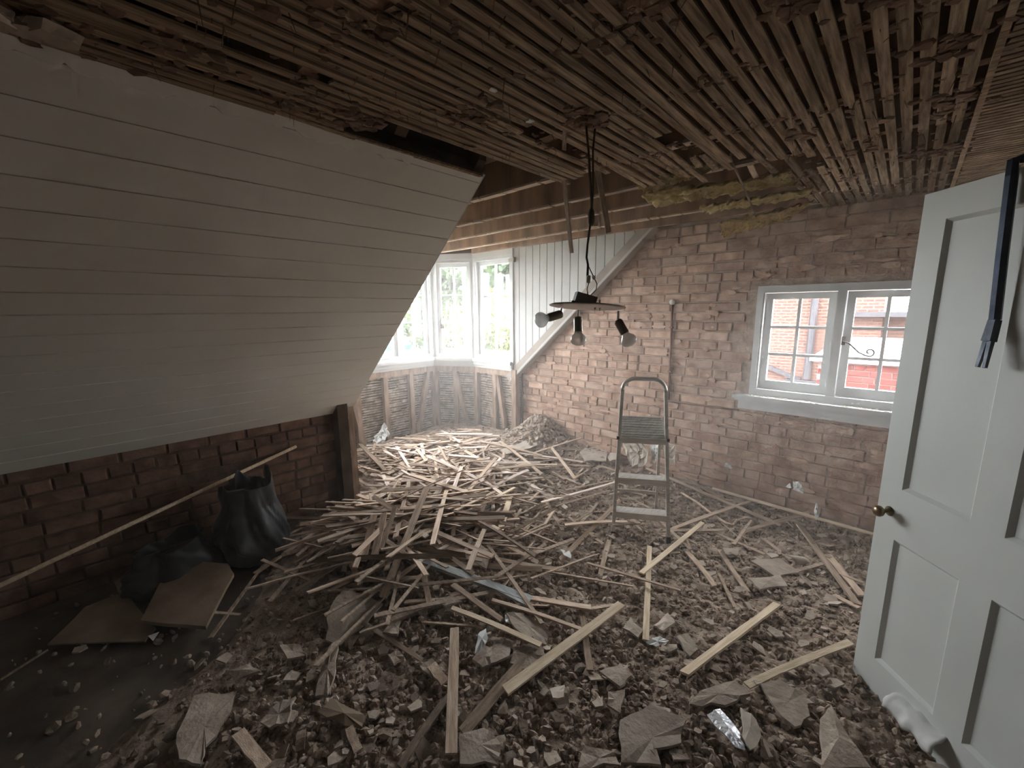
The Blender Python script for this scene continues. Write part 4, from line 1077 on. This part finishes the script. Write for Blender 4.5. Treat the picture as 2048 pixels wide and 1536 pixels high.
lean(((1585, 965), (1597, 962), (1607, 978), (1608, 988), (1586, 978)), 3.5, 'white angular scrap leaning on the wall below the gable window', 'paper_white', dys=(0, 0, .03, .05, .05))
lean(((1570, 974), (1580, 966), (1582, 976)), 3.5, 'tiny white scrap left of the angular one', 'paper_white', dys=(0, 0, .03))
lean(((1629, 1020), (1635, 1006), (1637, 1034), (1632, 1040)), 3.3, 'narrow white scrap behind the long bright lath by the door', 'paper_white', dys=(0, 0, .03, .04))
lean(((1452, 925), (1464, 932), (1466, 938), (1448, 932)), 3.6, 'small white chip at the foot of the gable wall', 'paper_white', dys=(0, 0, .03, .04))
lean(((752, 872), (770, 846), (778, 872), (764, 885), (742, 884)), 2.05, 'white triangular board scrap leaning in the bay corner', 'paper_white', .006, 'board_scrap', 'board', (0, 0, .06, .1, .08))
# curled scrap in the mid floor
p = Vector(gpt(1590, 1130, .03)); b = MB(); V = []; Fs = []
for j in range(5):
    for i in range(9):
        t = -.4+i*.28; V.append((p.x-.05+.03*j*.55+.045*math.cos(t), p.y+.02*j+.02*math.cos(t), p.z+.04*math.sin(t)*(1-.1*j)))
for j in range(4):
    for i in range(8): a = j*9+i; Fs.append((a, a+1, a+10, a+9))
b.add(V, Fs); o = b.build('paper_curl', 'paper_dusty', smooth=True, org=tuple(p)); o.modifiers.new('thick', 'SOLIDIFY').thickness = .003
tag(o, 'curled cream strip of paper rearing up near the door', 'paper')
# torn roll of lining paper at the foot of the door
V = []; Fs = []; p0_, p1_ = Vector(gpt(1785, 1425, .02)), Vector(gpt(1890, 1528, .02)); dv = (p1_-p0_); side = dv.normalized().cross(Vector((0, 0, 1)))
nu, nv = 14, 15
for i in range(nu+1):
    u = i/nu; rr = .045+.012*u+.006*float(vnoise(i*.7, 3))
    for j in range(nv+1):
        t = -.2+j*(1.45*math.pi)/nv; rg = rr*(1+.32*(float(vnoise(i*.6, j*.5))-.5)); q = p0_+dv*(u+.05*(float(vnoise(j*.8, 5))-.5 if i in (0, nu) else 0)) + side*(rg*math.cos(t)) + Vector((0, 0, .045+rg*math.sin(t))); V.append(q)
for i in range(nu):
    for j in range(nv): a = i*(nv+1)+j; Fs.append((a, a+1, a+nv+2, a+nv+1))
b = MB(); b.add(V, Fs); o = b.build('paper_roll', 'paper_white', smooth=True, org=tuple(p0_)); o.modifiers.new('thick', 'SOLIDIFY').thickness = .003
tag(o, 'torn white roll of lining paper lying at the foot of the door', 'paper')

# ------------------------------------------------------------------ laths on the floor
FLM = {k: [lath_mesh(k, .03, .0075, random.uniform(-.012, .012)) for _ in range(8)] for k in ('lath', 'lath_fresh', 'lath_dark', 'lath_dusted_lit')}
WIDE = {k: [lath_mesh(k, .042, .010) for _ in range(3)] for k in ('lath', 'lath_fresh', 'lath_dark')}
def lath_px(a, c, label, mt='lath', wide=False, z=(.03, .03), roll_=None, group='loose laths on the floor'):
    p0, p1 = gpt(*a, z[0]), gpt(*c, z[1]); p0[1] = min(p0[1], 3.715); p1[1] = min(p1[1], 3.715); o = inst('lath', random.choice((WIDE if wide else FLM)[mt]), lath_mw(p0, p1, random.gauss(0, .15) if roll_ is None else roll_))
    return tag(o, label, 'lath', group)
KEY = [
 ((1243, 1208), (1013, 1380), 'longest bright lath lying diagonally across the central foreground', 'lath_fresh', True, (.06, .05)),
 ((909, 1256), (902, 1508), 'upright split-ended lath pointing away in the foreground', 'lath', True, (.06, .045)),
 ((1299, 1092), (1291, 1278), 'straight notched lath pointing at the stepladder foot', 'lath_fresh', False, (.03, .03)),
 ((1405, 1045), (1282, 1147), 'slim lath crossing over the notched one by the stepladder', 'lath_fresh', False, (.05, .06)),
 ((1555, 1208), (1368, 1348), 'pale diagonal lath in front of the stepladder, right of the notched one', 'lath_fresh', True, (.04, .04)),
 ((1702, 1284), (1495, 1370), 'pale lath running under the open door edge', 'lath_fresh', False, (.05, .04)),
 ((853, 976), (766, 1196), 'broad lath propped steeply on the front of the heap', 'lath', True, (.22, .05)),
 ((1050, 1318), (925, 1465), 'dark lath parallel to the longest bright one', 'lath_dark', True, (.035, .03)),
 ((900, 1390), (800, 1534), 'dark lath leading off the bottom edge left of the split one', 'lath_dark', False, (.025, .02)),
 ((1021, 990), (998, 1070), 'short broad lath pointing at the viewer in mid floor', 'lath_fresh', True, (.08, .04)),
 ((1030, 975), (818, 1082), 'long slim lath jutting right from the heap', 'lath_fresh', False, (.10, .10)),
 ((960, 990), (786, 1066), 'long lath behind the slim jutting one', 'lath', False, (.12, .12)),
 ((906, 984), (906, 1072), 'lath lying end-on beside the slim jutting ones', 'lath', False, (.08, .05)),
 ((925, 1058), (958, 1106), 'short lath slanting down to the plaster fragment', 'lath', False, (.05, .03)),
 ((985, 1080), (1062, 1118), 'short flat lath right of the plaster fragment', 'lath', False, (.04, .03)),
 ((992, 1118), (1122, 1140), 'straight lath lying level in mid floor', 'lath', False, (.03, .03)),
 ((1045, 1194), (1182, 1216), 'lath end sticking out right of the grey batten', 'lath', True, (.05, .05)),
 ((984, 1200), (1160, 1258), 'lath crossing below the grey batten end', 'lath', False, (.045, .04)),
 ((903, 1216), (1080, 1290), 'curved thin lath bowed over the plaster slab', 'lath_fresh', False, (.04, .06)),
 ((905, 1168), (1004, 1240), 'broken lath dropping from the grey batten', 'lath', False, (.05, .03)),
 ((1164, 1220), (1180, 1342), 'dark split lath pointing towards the viewer under the longest one', 'lath_dark', False, (.03, .03)),
 ((846, 1136), (860, 1214), 'short lath end in front of the heap', 'lath', False, (.05, .03)),
 ((810, 1204), (912, 1199), 'short level lath in front of the heap', 'lath', False, (.03, .03)),
 ((1374, 1104), (1430, 1172), 'first of two short dusty laths right of the notched lath', 'lath', False, (.02, .02)),
 ((1440, 1102), (1495, 1184), 'second of two short dusty laths right of the notched lath', 'lath', False, (.02, .02)),
 ((1598, 1050), (1716, 1210), 'dusty lath aiming at the door foot', 'lath', True, (.03, .03)),
 ((1655, 1110), (1724, 1192), 'dusty lath forming a vee near the door', 'lath', True, (.02, .02)),
 ((1668, 1190), (1718, 1216), 'stub of lath at the door edge', 'lath', False, (.02, .03)),
 ((1470, 935), (1745, 1068), 'longest pale lath along the gable wall, ending behind the door', 'lath_fresh', False, (.03, .12)),
 ((1345, 905), (1560, 1050), 'long dusty lath crossing the floor right of the stepladder', 'lath', False, (.03, .03)),
 ((1490, 1062), (1625, 1014), 'dusty lath lying across the longest wall lath', 'lath', False, (.02, .05)),
 ((1420, 920), (1440, 995), 'thin lath stub between stepladder and gable wall', 'lath', False, (.06, .03)),
 ((1050, 912), (1202, 860), 'long stick rising towards the gable bricks below the heap', 'lath', False, (.04, .14)),
 ((985, 835), (1052, 790), 'grey stick leaning on the studs left of the corner heap', 'lath_dark', False, (.20, .30)),
 ((822, 950), (985, 1000), 'long lath lying on top of the heap', 'lath', True, (.16, .13)),
 ((720, 888), (772, 942), 'short thick lath end behind the corner post', 'lath_dark', True, (.10, .08)),
 ((476, 1466), (532, 1536), 'thick short lath pointing at the bottom edge on the left', 'lath', True, (.04, .03)),
 ((604, 1462), (600, 1502), 'little lath stub near the bottom left', 'lath_dark', False, (.03, .02)),
 ((698, 1455), (716, 1502), 'lath stub poking out below the orange-brown plaster', 'lath', False, (.04, .02)),
 ((748, 1030), (726, 1122), 'first of three parallel lath ends at the front of the heap', 'lath', True, (.16, .08)),
 ((768, 1026), (748, 1116), 'second of three parallel lath ends at the front of the heap', 'lath', True, (.17, .09)),
 ((790, 1015), (762, 1098), 'third of three parallel lath ends at the front of the heap', 'lath', False, (.18, .10)),
 ((1240, 1000), (1120, 1120), 'dusty lath left of the stepladder feet', 'lath', False, (.03, .03)),
 ((1130, 1050), (1255, 1044), 'level lath just left of the stepladder foot', 'lath', False, (.03, .03)),
 ((1340, 1060), (1510, 1000), 'dusty lath lying behind the slim crossing one', 'lath', False, (.02, .02)),
 ((1220, 1075), (1200, 1150), 'short splinter of lath in the open floor', 'lath', False, (.01, .01)),
 ((862, 1330), (890, 1366), 'chunky lath stub against the upright split lath', 'lath', True, (.05, .03)),
]
for a, c, lab, mt, wd, z in KEY: lath_px(a, c, lab, mt, wd, z)
b = MB(); b.tube([gpt(a_, c_, .02) for a_, c_ in ((1362, 985), (1395, 1005), (1430, 1032), (1452, 1046), (1466, 1050), (1474, 1040), (1490, 1036), (1515, 1040))], [.008, .009, .008, .009, .008, .008, .007, .004], 8)
tag(b.build('cord', 'lath', smooth=True, org=tuple(gpt(1450, 1046, .0))), 'wavy tan cord lying on the floor right of the stepladder', 'cord')
# grey painted batten
p0, p1 = Vector(gpt(822, 1112, .06)), Vector(gpt(1062, 1200, .05)); b = MB(); b.beam(p0, p1, .055, .018, taper=.9); b.beam(p0.lerp(p1, .6), p1+Vector((.03, -.04, .0)), .02, .012)
tag(b.build('grey_batten', 'grey_batten', org=tuple(p0)), 'grey painted batten with a splintered end lying before the heap', 'batten')

def ok(x, y):
    if x > .45 or y > 3.66: return False
    if x < -3.36: return 1.74 < y < 3.5 and x > -4.42
    return y > .3
def in_gap(p, q):   # keep laths from piercing the corner post and knee wall
    for t in np.linspace(0, 1, 7):
        x, y = p[0]+(q[0]-p[0])*t, p[1]+(q[1]-p[1])*t
        if not ok(x, y): return False
        if x < -3.3 and y < 1.72: return False
    return True
def rand_laths(n, cx, cy, rx, ry, amean, asd, lmin, lmax, stack, uni=.25):
    out = []
    while len(out) < n:
        x, y = random.gauss(cx, rx), random.gauss(cy, ry); L = random.uniform(lmin, lmax)
        a = random.uniform(0, math.pi) if random.random() < uni else random.gauss(amean, asd)
        dx, dy = .5*L*math.cos(a), .5*L*math.sin(a); p, q_ = (x-dx, y-dy), (x+dx, y+dy)
        if min(math.hypot(v_[0]+2.92, v_[1]-3.55) for v_ in (p, q_, (x, y))) < .36: continue
        if not (ok(*p) and ok(*q_) and in_gap(p, q_)): continue
        if stack > .1:
            mx_, my_ = pix((x, y, .15))
            if my_ > 1165 or mx_ < 540: continue
            if max(pix((p[0], p[1], .15))[1], pix((q_[0], q_[1], .15))[1]) > 1215: continue
        zg = max(float(ground(x, y)), .5*(float(ground(*p))+float(ground(*q_)))); z = zg + stack*random.random()
        t = random.gauss(0, .035)*L; out.append(((p[0], p[1], max(z+t, float(ground(*p))+.004)), (q_[0], q_[1], max(z-t, float(ground(*q_))+.004))))
    return out
CAMR = R(46.8)
def pix(p):
    v = np.array(p, float)-CAM; z = v@_F; return 1024+FPX*(v@CR)/z, 768-FPX*(v@CU)/z
def lie(p, q_):
    (x0, y0), (x1, y1) = pix(p), pix(q_); a = math.degrees(math.atan2(-(y1-y0), x1-x0)) % 180
    return 'lying level' if a < 12 or a > 168 else 'slanting up to the right' if a < 60 else 'pointing towards the viewer' if a < 120 else 'slanting down to the right'
def size(p, q_):
    L = (Vector(p)-Vector(q_)).length; return 'short' if L < .5 else 'long' if L > .78 else 'mid-length'
random.seed(77)
heap = rand_laths(120, -2.35, 1.42, .30, .24, CAMR, .55, .35, 1.0, .13, .3)
for p, q_ in heap:
    tn = random.choice(('lath', 'lath', 'lath_dark', 'lath')); mx_, my_ = pix((Vector(p)+Vector(q_))/2)
    where = ('left flank' if mx_ < 680 else 'right flank' if mx_ > 860 else 'middle') + (' front' if my_ > 1080 else ' top' if my_ < 1000 else '')
    o = inst('lath', random.choice(FLM[tn]), lath_mw(p, q_, random.gauss(0, .35))); tag(o, '%s %s lath %s in the heap, %s' % (size(p, q_), 'dark' if tn == 'lath_dark' else 'brown', lie(p, q_), where), 'lath', 'laths of the tangled heap')
bay = rand_laths(130, -3.15, 2.45, .55, .5, CAMR-.5, .6, .3, .95, .07, .5)
for p, q_ in bay:
    tn = random.choice(('lath_dusted_lit', 'lath_dusted_lit', 'lath')); mx_, my_ = pix((Vector(p)+Vector(q_))/2)
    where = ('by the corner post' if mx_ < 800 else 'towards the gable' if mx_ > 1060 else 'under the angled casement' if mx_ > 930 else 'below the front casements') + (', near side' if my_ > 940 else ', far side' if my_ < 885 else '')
    o = inst('lath', random.choice(FLM[tn]), lath_mw(p, q_, random.gauss(0, .3))); tag(o, '%s %s lath %s %s' % (size(p, q_), 'pale' if tn == 'lath_dusted_lit' else 'brown', lie(p, q_), where), 'lath', 'laths strewn in the bay')
lit = rand_laths(420, -3.2, 2.5, .65, .55, 0, 1, .15, .7, .05, 1.0) + rand_laths(160, -2.3, 1.55, .5, .4, CAMR, .6, .2, .7, .08, .4) + rand_laths(26, -1.0, 2.9, .6, .5, 0, .5, .1, .5, .02, .6)
b = MB()
for p, q_ in lit: b.beam(p, q_, random.uniform(.018, .03), .007, up=(random.gauss(0, .3), random.gauss(0, .3), 1), taper=random.uniform(.6, 1))
tag(b.build('lath_litter', 'lath'), 'mass of broken lath ends filling the floor of the bay', 'lath', kind='stuff')

# ------------------------------------------------------------------ outside: garden seen through the bay
GZ_ = -3.1
S(MB().box(-140, 60, -80, 140, GZ_-.5, GZ_).build('lawn', 'lawn'), 'sunlit lawn outside the bay window', 'ground')
b = MB(); b.box(-13, 12, -14, 13.4, GZ_, GZ_+.03); S(b.build('yard', 'paving'), 'pale paved yard round the house', 'ground')
S(MB().box(-3.6, 2.2, YB-.2, D+.13, GZ_, -.12).build('house_body', 'far_brick'), 'lower storey of the house below the attic room', 'house')
b = MB(); b.box(-95, -52, -20, 90, GZ_, GZ_+.03); S(b.build('driveway', 'paving'), 'pale driveway beyond the lawn', 'ground')
def tree(x, y, h, r, label, seed, mt='far_leaf', zc=None, n=2600):
    random.seed(seed); rg = np.random.default_rng(seed)
    root = empty('tree', (x, y, GZ_)); tag(root, label, 'tree', 'garden trees outside the bay')
    b = MB(); b.tube([(x, y, GZ_), (x+.1, y, GZ_+h*.35), (x-.1, y+.1, GZ_+h*.7)], [r*.075, r*.055, r*.03], 8)
    for k_ in range(5):
        t = rg.uniform(0, 6.28); z = GZ_+h*(.3+.08*k_); b.tube([(x, y, z), (x+r*.6*math.cos(t), y+r*.6*math.sin(t), z+h*.15)], [r*.03, r*.012], 6)
    b.build('trunk', 'bark', root)
    cl = [(rg.normal(0, r*.42), rg.normal(0, r*.42), h*(.32+.62*rg.random())) for _ in range(26)]
    C_ = np.array([cl[i] for i in rg.integers(0, len(cl), n)]) + rg.normal(0, r*.17, (n, 3)); C_[:, 2] = np.maximum(C_[:, 2], h*.2)
    s_ = r*rg.uniform(.035, .075, (n, 1, 1)); q = np.array([(-1, -.6, 0), (1, -.6, 0), (1, .6, 0), (-1, .6, 0)])
    rot = rand_rot(n) if False else None
    qn = rg.normal(size=(n, 4)); qn /= np.linalg.norm(qn, axis=1, keepdims=True); w_, x_, y_, z_ = qn.T
    RM = np.stack([1-2*(y_*y_+z_*z_), 2*(x_*y_-z_*w_), 2*(x_*z_+y_*w_), 2*(x_*y_+z_*w_), 1-2*(x_*x_+z_*z_), 2*(y_*z_-x_*w_), 2*(x_*z_-y_*w_), 2*(y_*z_+x_*w_), 1-2*(x_*x_+y_*y_)], -1).reshape(-1, 3, 3)
    V = np.einsum('nij,nkj->nki', RM, q[None]*s_) + C_[:, None, :]
    Fc = (np.arange(n)*4)[:, None] + np.arange(4)[None]
    o = bpy.data.objects.new('foliage', fast_mesh('foliage', V.reshape(-1, 3), Fc, mt)); COL.objects.link(o); o.parent = root
def dirpt(px_, dist): d = ray(px_, 630); k_ = dist/math.hypot(d[0], d[1]); return CAM[0]+d[0]*k_, CAM[1]+d[1]*k_
for px_, dist, h, r, mt, lab, sd_ in ((905, 24, 8, 3.0, 'far_leaf', 'green tree filling the angled bay casement', 1), (985, 22, 7.6, 2.7, 'far_leaf', 'green tree seen through the end bay casement', 2), (1010, 17, 5.6, 1.6, 'far_leaf_yellow', 'yellow-green shrub tree in the end bay casement', 3),
     (935, 19, 5.2, 1.3, 'far_leaf_yellow', 'yellow-green bush low behind the lantern post', 4), (845, 30, 8.8, 3.6, 'far_leaf', 'tall dark green tree seen through the front casements', 5), (780, 34, 9, 4, 'far_leaf', 'far green tree at the sloping ceiling edge', 6), (950, 40, 9.5, 5.0, 'far_leaf', 'tall background tree closing the garden view', 7), (870, 48, 10.5, 5.5, 'far_leaf', 'broad background tree behind the garden', 8), (1060, 42, 10, 5.5, 'far_leaf', 'background tree right of the bay view', 9)):
    x, y = dirpt(px_, dist); tree(x, y, h, r, lab, sd_, mt, n=3200)
random.seed(5)
x, y = dirpt(930, 9.5); zt = 1.65+ (635-560)/FPX*9.5
lm = empty('garden_lamp', (x, y, GZ_)); tag(lm, 'green lantern post standing outside the angled bay casement', 'lamp post')
b = MB(); b.tube([(x, y, GZ_), (x, y, GZ_+.6), (x, y, zt)], [.09, .055, .04], 10); b.tube([(x-.28, y-.2, zt-.95), (x+.28, y+.2, zt-.95)], .02, 8); b.build('post', 'lamp_green', lm)
b = MB(); b.lathe((x, y, zt), (0, 0, 1), [(.04, 0), (.13, .03), (.20, .40), (.001, .41)], 6); b.build('lantern', 'lantern_glass', lm)
b = MB(); b.lathe((x, y, zt+.40), (0, 0, 1), [(.24, 0), (.22, .04), (.08, .2), (.03, .3), (.001, .34)], 6); b.build('lantern_cap', 'lamp_green', lm)
x, y = dirpt(786, 14); zz = 1.65-(690-632)/FPX*14
b = MB(); b.lathe((x, y, GZ_), (0, 0, 1), [(.5, 0), (.5, zz-GZ_-.1), (.42, zz-GZ_+.12), (.2, zz-GZ_+.25), (.001, zz-GZ_+.28)], 20); tag(b.build('garden_cover', 'blue_cover', org=(x, y, GZ_)), 'bright blue garden cover low in the left casement', 'cover')

# ------------------------------------------------------------------ outside: neighbouring brick buildings seen through the gable window
YF = 13.5
fb = empty('brick_house', (-1, YF, GZ_)); tag(fb, 'orange brick house across the yard outside the gable window', 'house')
xe = at(1782, 600, 1, YF)[0]
MB().box(-9, xe-.1, YF, YF+5, GZ_, 7.5).build('wall', 'far_brick', fb)
ze = at(1770, 634, 1, YF-.2)[2]
MB().box(xe-.1, 9, YF+.3, YF+5, GZ_, ze).build('wing', 'far_brick', fb)
MB().box(xe-1.0, 9, YF-.35, YF+.35, ze, ze+.12).build('gutter', 'drainpipe', fb)
xd = at(1625, 650, 1, YF-.1)[0]
b = MB(); b.tube([(xd, YF-.1, at(1610, 758, 1, YF-.1)[2]), (xd, YF-.1, 6.5)], .085, 10); b.build('downpipe', 'drainpipe', fb)
q0, q1 = at(1540, 735, 1, YF-.1), at(1600, 760, 1, YF-.1)
b = MB(); b.beam(q0+(q0-q1), q1, .10, .12, up=(0, 1, 0)); b.build('sloping_pipe', 'drainpipe', fb)
b = MB(); zq = at(1610, 765, 1, YF-.1)[2]; b.box(xd-.45, xd+.45, YF-.3, YF, zq-.2, zq+.06); b.build('hopper', 'drainpipe', fb)
# lower outbuilding with bright flat roof
YN = 7.2
xl = at(1680, 740, 1, YN)[0]-.25; zr = at(1740, 722, 1, YN)[2]; zr2 = at(1740, 676, 1, 11.0)[2]
nb = empty('outbuilding', (xl, YN, GZ_)); tag(nb, 'red brick outbuilding with bright roof close outside the gable window', 'outbuilding')
MB().box(xl, xl+6, YN+.012, YN+4, GZ_, zr-.02).build('wall_body', 'pale_mortar', nb)
b = MB(); b.hexa([(xl-.1, YN-.05, zr-.04), (xl+6, YN-.05, zr-.04), (xl+6, 11.2, zr2-.04), (xl-.1, 11.2, zr2-.04), (xl-.1, YN-.05, zr), (xl+6, YN-.05, zr), (xl+6, 11.2, zr2), (xl-.1, 11.2, zr2)]); b.build('roof_sheet', 'roof_felt', nb)
RBM = brick_meshes('red_brick'); RBH = brick_meshes('red_brick', .1025, 4)
z = zr-.10; r_ = 0
while z > zr-1.3:
    x = xl + (.0 if r_ % 2 else .06)
    while x < xl+2.2:
        hd = random.random() < .15; L = .1025 if hd else .215
        inst('brick', random.choice(RBH if hd else RBM), Matrix.Translation((x+L/2, YN, z)), nb); x += L+.012
    z -= .08; r_ += 1

# ------------------------------------------------------------------ dust haze: thin in the whole room, thicker towards the bay and gable
haze = empty('dust_haze', (-2, 1.2, 0)); tag(haze, 'pale dust haze hanging in the room, thickest by the windows', 'haze', kind='stuff')
for k, (dens, bx) in enumerate(((.012, (-4.72, XR-.002, YB+.012, 3.86, .0, ZC-.002)), (.028, (-4.71, XR-.004, 1.66, 3.858, .0, ZC-.004)), (.042, (-4.70, XR-.006, 2.35, 3.856, .0, ZC-.006)))):
    M = bpy.data.materials.new('dust_haze'); M.use_nodes = True; n = M.node_tree.nodes; n.clear()
    o_ = n.new('ShaderNodeOutputMaterial'); vsn = n.new('ShaderNodeVolumeScatter'); vsn.inputs['Color'].default_value = (.96, .93, .90, 1)
    vsn.inputs['Density'].default_value = dens; vsn.inputs['Anisotropy'].default_value = .05
    M.node_tree.links.new(vsn.outputs[0], o_.inputs['Volume']); MATS['haze%d' % k] = M
    MB().box(*bx).build('haze_layer', 'haze%d' % k, haze)
